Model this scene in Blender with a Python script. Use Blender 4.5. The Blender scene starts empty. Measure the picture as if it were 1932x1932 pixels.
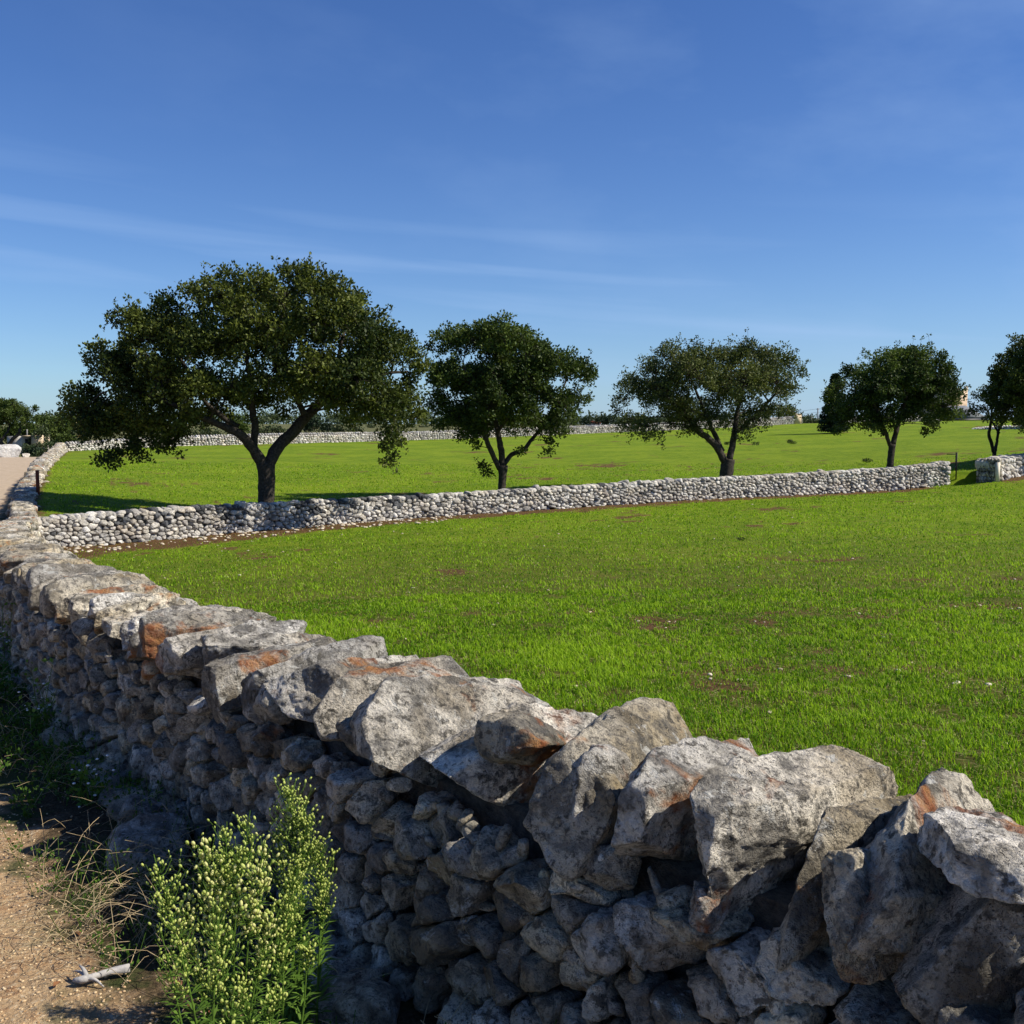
import bpy, math, random
import numpy as np
from mathutils import Vector

R = math.radians
scn = bpy.context.scene
COL = scn.collection

# ------------------------------------------------------------------ camera
F = 1896.0            # focal length in units of a 1932 px wide picture
EYE = 1.65
PITCH = math.atan(166.0 / F)
cam_d = bpy.data.cameras.new("camera")
cam_d.sensor_width = 36.0
cam_d.lens = 36.0 * F / 1932.0
cam_d.clip_start = 0.05
cam_d.clip_end = 9000.0
cam = bpy.data.objects.new("camera", cam_d)
cam.location = (0, 0, EYE)
cam.rotation_euler = (math.pi / 2 - PITCH, 0, 0)
COL.objects.link(cam)
scn.camera = cam

# ------------------------------------------------------------------ sun + sky
SUN_EL, SUN_AZ = R(44.0), R(-8.0)      # azimuth: from +X turned towards +Y
sun_dir = Vector((math.cos(SUN_EL) * math.cos(SUN_AZ), math.cos(SUN_EL) * math.sin(SUN_AZ), math.sin(SUN_EL)))
sd = bpy.data.lights.new("sun", 'SUN')
sd.energy = 5.0
sd.angle = R(0.5)
sd.color = (1.0, 0.93, 0.80)
sun = bpy.data.objects.new("sun", sd)
sun.rotation_euler = sun_dir.to_track_quat('Z', 'Y').to_euler()
COL.objects.link(sun)

world = bpy.data.worlds.new("World")
scn.world = world
world.use_nodes = True
wn = world.node_tree
wn.nodes.clear()
wl = wn.links.new


def wnode(t, **kw):
    n = wn.nodes.new(t)
    for k, v in kw.items():
        setattr(n, k, v)
    return n


w_out = wnode('ShaderNodeOutputWorld')
w_bg = wnode('ShaderNodeBackground')
w_bg.inputs['Strength'].default_value = 0.060
sky = wnode('ShaderNodeTexSky', sky_type='NISHITA')
sky.sun_disc = False
sky.sun_elevation = SUN_EL
sky.sun_rotation = math.pi / 2 - SUN_AZ
sky.altitude = 300.0
sky.air_density = 1.0
sky.dust_density = 0.25
sky.ozone_density = 3.2
w_hsv = wnode('ShaderNodeHueSaturation')
w_hsv.inputs['Saturation'].default_value = 1.12
w_hsv.inputs['Hue'].default_value = 0.51
wl(sky.outputs[0], w_hsv.inputs['Color'])
tc = wnode('ShaderNodeTexCoord')
sx = wnode('ShaderNodeSeparateXYZ')
wl(tc.outputs['Generated'], sx.inputs[0])


def wm(op, a, b=None, c=None, clamp=False):
    n = wnode('ShaderNodeMath', operation=op)
    n.use_clamp = clamp
    for i, v in enumerate((a, b, c)):
        if v is None:
            continue
        if isinstance(v, (int, float)):
            n.inputs[i].default_value = v
        else:
            wl(v, n.inputs[i])
    return n.outputs[0]


# thin cirrus streaks: a noise over direction, stretched along the horizon
az = wm('ARCTAN2', sx.outputs['X'], sx.outputs['Y'])
el = wm('ARCSINE', sx.outputs['Z'])
tilt = wm('ADD', el, wm('MULTIPLY', az, 0.07))
cv = wnode('ShaderNodeCombineXYZ')
wl(wm('MULTIPLY', az, 1.5), cv.inputs[0])
wl(wm('MULTIPLY', tilt, 26.0), cv.inputs[1])
cn = wnode('ShaderNodeTexNoise')
cn.inputs['Scale'].default_value = 1.0
cn.inputs['Detail'].default_value = 5.0
cn.inputs['Roughness'].default_value = 0.45
cn.inputs['Distortion'].default_value = 0.25
wl(cv.outputs[0], cn.inputs['Vector'])
streak = wm('MULTIPLY', wm('SUBTRACT', cn.outputs[0], 0.50, clamp=True), 3.2, clamp=True)
band = wm('MULTIPLY', wm('SUBTRACT', 1.0, wm('MULTIPLY', wm('ABSOLUTE', wm('SUBTRACT', tilt, 0.125)), 9.0), clamp=True), 0.55)
cv2 = wnode('ShaderNodeCombineXYZ')
wl(wm('MULTIPLY', az, 2.2), cv2.inputs[0])
wl(wm('MULTIPLY', tilt, 5.0), cv2.inputs[1])
cn2 = wnode('ShaderNodeTexNoise')
cn2.inputs['Scale'].default_value = 1.6
cn2.inputs['Detail'].default_value = 6.0
cn2.inputs['Roughness'].default_value = 0.55
wl(cv2.outputs[0], cn2.inputs['Vector'])
veil = wm('MULTIPLY', wm('SUBTRACT', cn2.outputs[0], 0.47, clamp=True), 0.9, clamp=True)
hz = wm('MULTIPLY', wm('EXPONENT', wm('MULTIPLY', wm('MAXIMUM', el, 0.0), -11.0)), wm('MULTIPLY_ADD', az, 0.25, 0.48))
fac = wm('ADD', hz, wm('ADD', wm('MULTIPLY', streak, wm('MULTIPLY', band, 1.15)), wm('MULTIPLY', veil, wm('MULTIPLY_ADD', az, 0.9, 0.50, clamp=True))), clamp=True)
w_mix = wnode('ShaderNodeMix', data_type='RGBA')
wl(fac, w_mix.inputs['Factor'])
w_gain = wnode('ShaderNodeMix', data_type='RGBA', blend_type='MULTIPLY')
w_gain.inputs['Factor'].default_value = 1.0
wl(w_hsv.outputs[0], w_gain.inputs['A'])
w_gain.inputs['B'].default_value = (0.83, 1.11, 1.42, 1)
wl(w_gain.outputs['Result'], w_mix.inputs['A'])
w_mix.inputs['B'].default_value = (5.0, 7.2, 11.0, 1)
wl(w_mix.outputs['Result'], w_bg.inputs['Color'])
wl(w_bg.outputs[0], w_out.inputs['Surface'])

scn.view_settings.view_transform = 'Standard'
scn.view_settings.look = 'None'
scn.view_settings.exposure = 0.50
scn.view_settings.gamma = 1.0
scn.view_settings.use_curve_mapping = False
scn.cycles.max_bounces = 6
scn.cycles.transparent_max_bounces = 6


# ------------------------------------------------------------------ helpers
def ray(px, py):
    x = (px - 966.0) / F
    y = -(py - 966.0) / F
    c, s = math.cos(PITCH), math.sin(PITCH)
    return np.array([x, c + y * s, -s + y * c])


def P(px, py, Y):
    r = ray(px, py)
    t = Y / r[1]
    return np.array([r[0] * t, Y, EYE + r[2] * t])


def sm(a, b, x):
    t = np.clip((x - a) / (b - a), 0, 1)
    return t * t * (3 - 2 * t)


_pr = np.random.RandomState(5)
_perm = _pr.permutation(256)
_perm = np.concatenate([_perm, _perm, _perm])
_grad = _pr.normal(size=(256, 3))
_grad /= np.linalg.norm(_grad, axis=1)[:, None]


def noise3(p):
    p = np.asarray(p, float)
    i = np.floor(p).astype(int)
    f = p - i
    i &= 255
    u = f * f * f * (f * (f * 6 - 15) + 10)
    out = 0
    for dx in (0, 1):
        wx = u[:, 0] if dx else 1 - u[:, 0]
        for dy in (0, 1):
            wy = u[:, 1] if dy else 1 - u[:, 1]
            for dz in (0, 1):
                wz = u[:, 2] if dz else 1 - u[:, 2]
                h = _perm[_perm[_perm[(i[:, 0] + dx) & 255] + ((i[:, 1] + dy) & 255)] + ((i[:, 2] + dz) & 255)]
                g = _grad[h]
                out = out + wx * wy * wz * (g[:, 0] * (f[:, 0] - dx) + g[:, 1] * (f[:, 1] - dy) + g[:, 2] * (f[:, 2] - dz))
    return out * 1.6


def fbm(p, oct=4, gain=0.5):
    p = np.asarray(p, float)
    s, a = 0, 1.0
    for k in range(oct):
        s = s + a * noise3(p * (2.03 ** k) + 17.3 * k)
        a *= gain
    return s


def n2(x, y, scale, seed=0.0, oct=3):
    x = np.asarray(x, float)
    y = np.asarray(y, float)
    sh = x.shape
    p = np.stack([x.ravel() * scale + seed, y.ravel() * scale - seed * 1.7, np.full(x.size, seed * 0.37 + 0.5)], 1)
    return fbm(p, oct).reshape(sh)


def mesh_np(name, verts, faces, mats=(), smooth=True, attrs=None):
    """faces: list of int arrays (n,3) or (n,4)."""
    me = bpy.data.meshes.new(name)
    verts = np.asarray(verts, np.float32)
    if isinstance(faces, np.ndarray):
        faces = [faces]
    faces = [np.asarray(f, np.int32) for f in faces if len(f)]
    nl = sum(f.size for f in faces)
    nf = sum(len(f) for f in faces)
    me.vertices.add(len(verts))
    me.vertices.foreach_set('co', verts.ravel())
    me.loops.add(nl)
    me.polygons.add(nf)
    me.loops.foreach_set('vertex_index', np.concatenate([f.ravel() for f in faces]))
    tot = np.concatenate([np.full(len(f), f.shape[1], np.int32) for f in faces])
    start = np.concatenate([[0], np.cumsum(tot)[:-1]]).astype(np.int32)
    me.polygons.foreach_set('loop_start', start)
    me.update(calc_edges=True)
    if smooth:
        me.polygons.foreach_set('use_smooth', np.ones(nf, bool))
    for k, v in (attrs or {}).items():
        a = me.attributes.new(k, 'FLOAT', 'POINT')
        a.data.foreach_set('value', np.asarray(v, np.float32).ravel())
    for m in mats:
        me.materials.append(m)
    return me


def link(name, me, parent=None, loc=None):
    o = bpy.data.objects.new(name, me)
    COL.objects.link(o)
    if parent is not None:
        o.parent = parent
    if loc is not None:
        o.location = tuple(float(v) for v in loc)
    return o


def thing(name, label, cat, loc=(0, 0, 0), group=None, rz=0.0):
    o = bpy.data.objects.new(name, None)
    o.empty_display_size = 0.2
    COL.objects.link(o)
    o.location = tuple(float(v) for v in loc)
    o.rotation_euler = (0, 0, rz)
    return tag(o, label, cat, group)


def tag(o, label=None, cat=None, group=None, kind=None):
    if label:
        o['label'] = label
    if cat:
        o['category'] = cat
    if group:
        o['group'] = group
    if kind:
        o['kind'] = kind
    return o


class Batch:
    """collects vertices / triangles / quads + one float attribute"""
    def __init__(s):
        s.v, s.t, s.q, s.a, s.n = [], [], [], [], 0

    def add(s, v, t=None, q=None, a=0.5):
        v = np.asarray(v, float)
        if t is not None and len(t):
            s.t.append(np.asarray(t) + s.n)
        if q is not None and len(q):
            s.q.append(np.asarray(q) + s.n)
        s.v.append(v)
        s.a.append(np.full(len(v), a) if np.isscalar(a) else np.asarray(a))
        s.n += len(v)

    def mesh(s, name, mats, smooth=True, origin=None):
        v = np.concatenate(s.v)
        if origin is not None:
            v = v - np.asarray(origin)
        fs = []
        if s.t:
            fs.append(np.concatenate(s.t))
        if s.q:
            fs.append(np.concatenate(s.q))
        return mesh_np(name, v, fs, mats, smooth, {'tint': np.concatenate(s.a)})


def tube(b, pts, rad, sides=7, a=0.5, cap=True, wob=0.0, seed=0):
    pts = np.asarray(pts, float)
    rad = np.broadcast_to(np.asarray(rad, float), (len(pts),))
    n = len(pts)
    d = np.gradient(pts, axis=0)
    d /= np.linalg.norm(d, axis=1)[:, None] + 1e-9
    ref = np.array([0.31, 0.13, 0.94]) if abs(d[0][2]) < 0.9 else np.array([1.0, 0.1, 0.0])
    x = np.cross(d, ref)
    x /= np.linalg.norm(x, axis=1)[:, None] + 1e-9
    y = np.cross(d, x)
    th = np.linspace(0, 2 * np.pi, sides, endpoint=False)
    r = rad[:, None] * np.ones((1, sides))
    if wob:
        rr = np.random.RandomState(seed)
        r = r * (1 + wob * rr.uniform(-1, 1, (n, sides)))
    v = pts[:, None, :] + (np.cos(th)[None, :, None] * x[:, None, :] + np.sin(th)[None, :, None] * y[:, None, :]) * r[:, :, None]
    v = v.reshape(-1, 3)
    i = np.arange(n - 1)[:, None] * sides
    j = np.arange(sides)[None, :]
    k = (j + 1) % sides
    q = np.stack([i + j, i + k, i + sides + k, i + sides + j], -1).reshape(-1, 4)
    t = None
    if cap:
        v = np.vstack([v, pts[0], pts[-1]])
        j = np.arange(sides)
        k = (j + 1) % sides
        t = np.vstack([np.stack([k, j, np.full(sides, n * sides)], 1),
                       np.stack([(n - 1) * sides + j, (n - 1) * sides + k, np.full(sides, n * sides + 1)], 1)])
    b.add(v, t, q, a)


def curve_pts(ctrl, n):
    ctrl = np.asarray(ctrl, float)
    if len(ctrl) < 3:
        t = np.linspace(0, 1, n)[:, None]
        return ctrl[0] * (1 - t) + ctrl[-1] * t
    c = np.vstack([2 * ctrl[0] - ctrl[1], ctrl, 2 * ctrl[-1] - ctrl[-2]])
    out = []
    for s in np.linspace(0, len(ctrl) - 1 - 1e-6, n):
        i = int(s)
        f = s - i
        p0, p1, p2, p3 = c[i], c[i + 1], c[i + 2], c[i + 3]
        out.append(0.5 * (2 * p1 + (p2 - p0) * f + (2 * p0 - 5 * p1 + 4 * p2 - p3) * f * f + (3 * p1 - p0 - 3 * p2 + p3) * f ** 3))
    return np.array(out)


def box(b, lo, hi, a=0.5, rot=0.0, at=(0, 0, 0)):
    x0, y0, z0 = lo
    x1, y1, z1 = hi
    v = np.array([[x0, y0, z0], [x1, y0, z0], [x1, y1, z0], [x0, y1, z0], [x0, y0, z1], [x1, y0, z1], [x1, y1, z1], [x0, y1, z1]], float)
    c, s = math.cos(rot), math.sin(rot)
    v[:, :2] = v[:, :2] @ np.array([[c, s], [-s, c]])
    v += np.asarray(at, float)
    q = np.array([[0, 3, 2, 1], [4, 5, 6, 7], [0, 1, 5, 4], [1, 2, 6, 5], [2, 3, 7, 6], [3, 0, 4, 7]])
    b.add(v, None, q, a)


def ico_levels(maxl):
    t = (1 + 5 ** 0.5) / 2
    v = np.array([[-1, t, 0], [1, t, 0], [-1, -t, 0], [1, -t, 0], [0, -1, t], [0, 1, t], [0, -1, -t], [0, 1, -t], [t, 0, -1], [t, 0, 1], [-t, 0, -1], [-t, 0, 1]], float)
    f = np.array([[0, 11, 5], [0, 5, 1], [0, 1, 7], [0, 7, 10], [0, 10, 11], [1, 5, 9], [5, 11, 4], [11, 10, 2], [10, 7, 6], [7, 1, 8], [3, 9, 4], [3, 4, 2], [3, 2, 6], [3, 6, 8], [3, 8, 9], [4, 9, 5], [2, 4, 11], [6, 2, 10], [8, 6, 7], [9, 8, 1]])
    v /= np.linalg.norm(v[0])
    out = [(v, f)]
    for _ in range(maxl):
        e = np.vstack([f[:, [0, 1]], f[:, [1, 2]], f[:, [2, 0]]])
        e.sort(axis=1)
        u, inv = np.unique(e, axis=0, return_inverse=True)
        inv = inv.ravel()
        m = v[u[:, 0]] + v[u[:, 1]]
        m /= np.linalg.norm(m, axis=1)[:, None]
        n = len(f)
        a, b, c = inv[:n] + len(v), inv[n:2 * n] + len(v), inv[2 * n:] + len(v)
        f = np.vstack([np.stack([f[:, 0], a, c], 1), np.stack([f[:, 1], b, a], 1), np.stack([f[:, 2], c, b], 1), np.stack([a, b, c], 1)])
        v = np.vstack([v, m])
        out.append((v, f))
    return out


ICO = ico_levels(5)


# ------------------------------------------------------------------ materials
class NT:
    def __init__(s, name):
        s.m = bpy.data.materials.new(name)
        s.m.use_nodes = True
        s.t = s.m.node_tree
        s.t.nodes.clear()
        s.out = s.n('ShaderNodeOutputMaterial')

    def n(s, t, ins=None, **kw):
        nd = s.t.nodes.new(t)
        for k, v in kw.items():
            setattr(nd, k, v)
        for k, v in (ins or {}).items():
            s.set(nd.inputs[k], v)
        return nd

    def set(s, sock, v):
        if isinstance(v, bpy.types.NodeSocket):
            s.t.links.new(v, sock)
        elif isinstance(v, tuple) and len(v) == 3 and sock.type == 'RGBA':
            sock.default_value = (*v, 1)
        else:
            sock.default_value = v

    def math(s, op, a, b=0.0, c=0.0, clamp=False):
        nd = s.n('ShaderNodeMath', operation=op)
        nd.use_clamp = clamp
        s.set(nd.inputs[0], a)
        s.set(nd.inputs[1], b)
        s.set(nd.inputs[2], c)
        return nd.outputs[0]

    def mix(s, f, a, b, mode='MIX'):
        nd = s.n('ShaderNodeMix', data_type='RGBA', blend_type=mode)
        s.set(nd.inputs['Factor'], f)
        s.set(nd.inputs['A'], a)
        s.set(nd.inputs['B'], b)
        return nd.outputs['Result']

    def noise(s, vec, scale, detail=4.0, rough=0.55, dist=0.0, out=0):
        nd = s.n('ShaderNodeTexNoise', {'Vector': vec, 'Scale': scale, 'Detail': detail, 'Roughness': rough, 'Distortion': dist})
        return nd.outputs[out]

    def ramp(s, f, lo, hi):
        nd = s.n('ShaderNodeMapRange', {'Value': f, 'From Min': lo, 'From Max': hi}, interpolation_type='SMOOTHSTEP')
        return nd.outputs[0]

    def attr(s, name):
        return s.n('ShaderNodeAttribute', attribute_name=name).outputs['Fac']

    def pos(s):
        return s.n('ShaderNodeNewGeometry').outputs['Position']

    def bsdf(s, **kw):
        nd = s.n('ShaderNodeBsdfPrincipled')
        for k, v in kw.items():
            s.set(nd.inputs[k.replace('_', ' ')], v)
        return nd

    def done(s, sh):
        s.t.links.new(sh.outputs[0] if hasattr(sh, 'outputs') else sh, s.out.inputs['Surface'])
        return s.m


def stone_mat(name, light, dark, orange=0.5, sc=1.0, pits=1.0, bump=1.0, mott=0.5, warm=(0.34, 0.27, 0.17), white=0.6):
    t = NT(name)
    p = t.pos()
    tint = t.attr('tint')
    n1 = t.noise(p, 5.0 * sc, 6, 0.6, 0.4)
    n2_ = t.noise(p, 24.0 * sc, 7, 0.68, 0.2)
    n3 = t.noise(p, 110.0 * sc, 4, 0.7)
    n4 = t.noise(p, 2.3 * sc, 3, 0.5)
    base = t.mix(t.ramp(n1, 0.34, 0.58), dark, light)
    base = t.mix(t.math('MULTIPLY', t.ramp(n4, 0.45, 0.62), 0.55), base, warm)
    # per-stone value
    hsv = t.n('ShaderNodeHueSaturation', {'Color': base, 'Value': t.math('MULTIPLY_ADD', tint, 0.80, 0.60), 'Saturation': t.math('MULTIPLY_ADD', t.math('FRACT', t.math('MULTIPLY', tint, 7.31)), 0.8, 0.6)})
    base = hsv.outputs[0]
    # dark lichen mottling
    mk = t.math('MULTIPLY', t.math('MAXIMUM', t.ramp(n2_, 0.52, 0.62), t.math('MULTIPLY', t.ramp(t.noise(p, 52.0 * sc, 5, 0.75, 0.3), 0.53, 0.62), 0.8)), mott)
    base = t.mix(mk, base, (dark[0] * 0.38, dark[1] * 0.38, dark[2] * 0.38))
    # grey-black crust in broad patches
    n7 = t.noise(p, 7.5 * sc, 8, 0.7, 0.3)
    base = t.mix(t.math('MULTIPLY', t.ramp(n7, 0.50, 0.60), mott * 0.75), base, (dark[0] * 0.62, dark[1] * 0.65, dark[2] * 0.72))
    # pale lichen crust
    n5 = t.noise(p, 11.0 * sc, 8, 0.75, 0.6)
    base = t.mix(t.math('MULTIPLY', t.ramp(n5, 0.57, 0.63), white), base, (0.62, 0.61, 0.56))
    base = t.mix(t.math('MULTIPLY', t.ramp(n3, 0.35, 0.7), 0.35), base, (dark[0] * 0.5, dark[1] * 0.5, dark[2] * 0.5))
    # ochre / rust patches
    n6 = t.noise(p, 3.2 * sc, 6, 0.65, 0.5)
    tsel = t.math('FRACT', t.math('MULTIPLY', tint, 13.7))
    om = t.math('MULTIPLY', t.ramp(t.math('ADD', n6, t.math('MULTIPLY', tsel, 0.12)), 0.64, 0.74), orange)
    ocol = t.mix(t.ramp(n2_, 0.4, 0.6), (0.42, 0.17, 0.035), (0.30, 0.09, 0.022))
    base = t.mix(om, base, ocol)
    # solution pits
    vo = t.n('ShaderNodeTexVoronoi', {'Vector': t.n('ShaderNodeVectorMath', {0: p, 1: t.noise(p, 9.0 * sc, 3, 0.5, 0, 1)}, operation='ADD').outputs[0], 'Scale': 36.0 * sc, 'Randomness': 1.0})
    pit = t.math('MULTIPLY', t.ramp(vo.outputs['Distance'], 0.30, 0.12), t.ramp(t.noise(p, 6.0 * sc, 2, 0.5), 0.47, 0.56))
    pit = t.math('MULTIPLY', pit, pits)
    base = t.mix(t.math('MULTIPLY', pit, 0.8), base, (0.03, 0.027, 0.024))
    h = t.math('ADD', t.math('MULTIPLY', n2_, 0.046), t.math('MULTIPLY', n3, 0.018))
    h = t.math('ADD', h, t.math('MULTIPLY', n1, 0.05))
    h = t.math('SUBTRACT', h, t.math('MULTIPLY', pit, 0.026))
    bp = t.n('ShaderNodeBump', {'Height': h, 'Strength': 0.95, 'Distance': bump / sc})
    b = t.bsdf(Base_Color=base, Roughness=0.9, Normal=bp.outputs[0])
    b.inputs['Specular IOR Level'].default_value = 0.2
    return t.done(b)


M = {}
M['stone'] = stone_mat('limestone_weathered', (0.78, 0.715, 0.60), (0.19, 0.172, 0.142), orange=0.75, pits=1.0, mott=0.92, warm=(0.40, 0.31, 0.18), white=0.8)
M['body'] = stone_mat('limestone_body', (0.80, 0.72, 0.57), (0.21, 0.185, 0.145), orange=0.14, pits=1.0, mott=0.85, warm=(0.30, 0.24, 0.17), white=0.9)
M['pale'] = stone_mat('limestone_pale', (0.80, 0.76, 0.68), (0.46, 0.43, 0.39), orange=0.12, sc=0.5, pits=0.4, mott=0.35, warm=(0.56, 0.50, 0.42), white=0.45)
M['dark'] = stone_mat('limestone_dark_crust_and_shade', (0.16, 0.165, 0.17), (0.07, 0.072, 0.078), orange=0.0, sc=0.5, pits=0.3, mott=0.5, warm=(0.11, 0.11, 0.11), white=0.15)  # dark crust stones; also carry the oak crown's shade painted onto the wall


def simple_mat(name, c1, c2, scale=20.0, rough=0.85, bump=0.0, spec=0.2, metal=0.0):
    t = NT(name)
    p = t.pos()
    n = t.noise(p, scale, 5, 0.6)
    col = t.mix(t.ramp(n, 0.35, 0.65), c1, c2)
    kw = dict(Base_Color=col, Roughness=rough, Metallic=metal)
    if bump:
        kw['Normal'] = t.n('ShaderNodeBump', {'Height': n, 'Strength': 0.8, 'Distance': bump}).outputs[0]
    b = t.bsdf(**kw)
    b.inputs['Specular IOR Level'].default_value = spec
    return t.done(b)


M['core'] = simple_mat('packed_earth_and_rubble', (0.05, 0.04, 0.03), (0.10, 0.08, 0.06), 30, bump=0.02)
M['pale_core'] = simple_mat('shaded_rubble_fill', (0.07, 0.065, 0.06), (0.12, 0.11, 0.10), 20, bump=0.02)
M['bark'] = simple_mat('oak_bark', (0.028, 0.023, 0.018), (0.062, 0.052, 0.042), 14, bump=0.03)
M['rust'] = simple_mat('rusty_iron', (0.13, 0.035, 0.018), (0.20, 0.06, 0.03), 30, bump=0.002)
M['iron'] = simple_mat('dark_painted_iron', (0.012, 0.012, 0.013), (0.03, 0.028, 0.026), 30, rough=0.5)
M['concrete'] = simple_mat('pole_concrete', (0.16, 0.155, 0.15), (0.22, 0.21, 0.20), 10)
M['yellow'] = simple_mat('yellow_plaster', (0.75, 0.58, 0.22), (0.80, 0.66, 0.32), 3)
M['cream'] = simple_mat('cream_plaster', (0.62, 0.55, 0.44), (0.72, 0.65, 0.53), 2)
M['tan'] = simple_mat('tan_plaster', (0.42, 0.30, 0.20), (0.58, 0.44, 0.32), 0.7)
M['tile'] = simple_mat('grey_roof', (0.17, 0.18, 0.20), (0.23, 0.24, 0.26), 1.5)
M['white'] = simple_mat('whitewash', (0.75, 0.75, 0.74), (0.82, 0.82, 0.80), 2)
M['block'] = simple_mat('tufa_block', (0.50, 0.38, 0.25), (0.62, 0.50, 0.35), 3, bump=0.02)
M['void'] = simple_mat('dark_opening', (0.01, 0.01, 0.012), (0.02, 0.02, 0.02), 5)
M['driftwood'] = simple_mat('bleached_wood', (0.30, 0.29, 0.28), (0.42, 0.40, 0.38), 40, bump=0.004)


def leaf_mat(name, ca, cb, cc, trans=0.35, gloss=0.55, spec=0.18, bright=1.0):
    """ca..cb by tint, cc for the few oldest leaves"""
    t = NT(name)
    tint = t.attr('tint')
    col = t.mix(tint, ca, cb)
    col = t.mix(t.math('MULTIPLY', t.ramp(tint, 0.90, 0.97), 0.85), col, cc)
    b = t.bsdf(Base_Color=col, Roughness=gloss)
    b.inputs['Specular IOR Level'].default_value = spec
    tr = t.n('ShaderNodeBsdfTranslucent', {'Color': t.mix(0.5, col, t.mix(1.0, col, (1.0, 1.0, 0.25), 'MULTIPLY'))})
    mx = t.n('ShaderNodeMixShader', {'Fac': trans})
    t.t.links.new(b.outputs[0], mx.inputs[1])
    t.t.links.new(tr.outputs[0], mx.inputs[2])
    return t.done(mx)


M['oak'] = leaf_mat('oak_leaves', (0.018, 0.034, 0.007), (0.135, 0.160, 0.026), (0.13, 0.085, 0.03), 0.22)
M['oak2'] = leaf_mat('oak_leaves_green', (0.020, 0.038, 0.008), (0.110, 0.155, 0.028), (0.10, 0.10, 0.03), 0.25)
M['almond'] = leaf_mat('almond_leaves', (0.028, 0.046, 0.012), (0.135, 0.155, 0.042), (0.13, 0.12, 0.05), 0.25)
M['shrub'] = leaf_mat('shrub_leaves', (0.035, 0.060, 0.010), (0.11, 0.15, 0.030), (0.14, 0.13, 0.05), 0.25)
M['pine'] = leaf_mat('conifer_needles', (0.012, 0.026, 0.012), (0.03, 0.05, 0.02), (0.04, 0.05, 0.02), 0.1)
M['far_green'] = leaf_mat('distant_leaves', (0.035, 0.055, 0.022), (0.085, 0.11, 0.042), (0.13, 0.12, 0.06), 0.2)
M['grass'] = leaf_mat('young_grass', (0.060, 0.170, 0.004), (0.360, 0.550, 0.026), (0.62, 0.54, 0.28), 0.48, gloss=0.6, spec=0.12)
M['weed'] = leaf_mat('weed_leaves', (0.050, 0.110, 0.014), (0.17, 0.29, 0.045), (0.16, 0.16, 0.05), 0.35)
M['bud'] = leaf_mat('weed_buds', (0.34, 0.44, 0.08), (0.66, 0.70, 0.22), (0.80, 0.70, 0.44), 0.35)
M['straw'] = simple_mat('dry_straw', (0.30, 0.22, 0.12), (0.45, 0.36, 0.22), 30)
M['petal'] = simple_mat('white_petals', (0.75, 0.75, 0.72), (0.8, 0.8, 0.78), 30)
M['pebble'] = simple_mat('limestone_chips', (0.30, 0.18, 0.09), (0.60, 0.47, 0.29), 70)
M['fieldstone'] = simple_mat('field_stones', (0.36, 0.29, 0.20), (0.60, 0.53, 0.41), 9)
M['dead_leaf'] = simple_mat('fallen_leaf', (0.16, 0.06, 0.025), (0.26, 0.12, 0.05), 30)

# ------------------------------------------------------------------ wall lines and terrain
# field-side top edge of the roadside wall: (x, y)
EDGE = [(9.5, -5.6), (6.0, -2.2), (3.0, 0.65), (1.2, 2.35), (0.06, 3.6), (-1.33, 5.4), (-2.5, 6.95), (-4.6, 10.3), (-6.3, 13.0), (-8.35, 17.0),
        (-10.4, 21.5), (-12.6, 26.5), (-16.2, 34.0), (-19.6, 42.0), (-21.8, 47.0), (-29.7, 66.0), (-35.5, 80.0)]


def tps_fit(pts, smooth=0.02):
    pts = np.asarray(pts, float)
    x = pts[:, :2] / 20.0
    n = len(x)
    d = np.linalg.norm(x[:, None] - x[None], axis=2)
    K = np.where(d > 0, d * d * np.log(d + 1e-12), 0) + np.eye(n) * smooth
    A = np.zeros((n + 3, n + 3))
    A[:n, :n] = K
    A[:n, n] = 1
    A[:n, n + 1:] = x
    A[n, :n] = 1
    A[n + 1:, :n] = x.T
    w = np.linalg.solve(A, np.concatenate([pts[:, 2], [0, 0, 0]]))
    return x, w


def tps_eval(fit, X, Y):
    x, w = fit
    X = np.asarray(X, float)
    sh = X.shape
    q = np.stack([X.ravel(), np.asarray(Y, float).ravel()], 1) / 20.0
    out = np.zeros(len(q))
    for s in range(0, len(q), 40000):
        qq = q[s:s + 40000]
        d = np.linalg.norm(qq[:, None] - x[None], axis=2)
        out[s:s + 40000] = (np.where(d > 0, d * d * np.log(d + 1e-12), 0) @ w[:len(x)]) + w[len(x)] + qq @ w[len(x) + 1:]
    return out.reshape(sh)


MID = [(60, 1030, 26.9), (170, 1035, 28.0), (330, 1016, 29.6), (500, 1000, 31.5), (750, 980, 34.2), (1000, 964, 37.0), (1300, 944, 40.5), (1500, 935, 43.0), (1700, 925, 45.2), (1790, 917, 46.2)]
MIDW = [P(*m) for m in MID]
RW = [P(1872, 908, 44.6), P(1932, 894, 47.6), P(2060, 880, 54.0), P(2250, 868, 66.0)]
FARB = [P(124, 852, 80.0), P(300, 843, 86.0), P(500, 838, 92.0), P(800, 830, 104.0), P(1109, 818, 116.0), P(1300, 810, 123.0), P(1450, 803, 130.0), P(1512, 799, 132.0)]
FARC = [P(1548, 799, 134.0), P(1640, 797, 138.0), P(1740, 795, 142.0), P(1775, 794, 143.0)]

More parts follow.
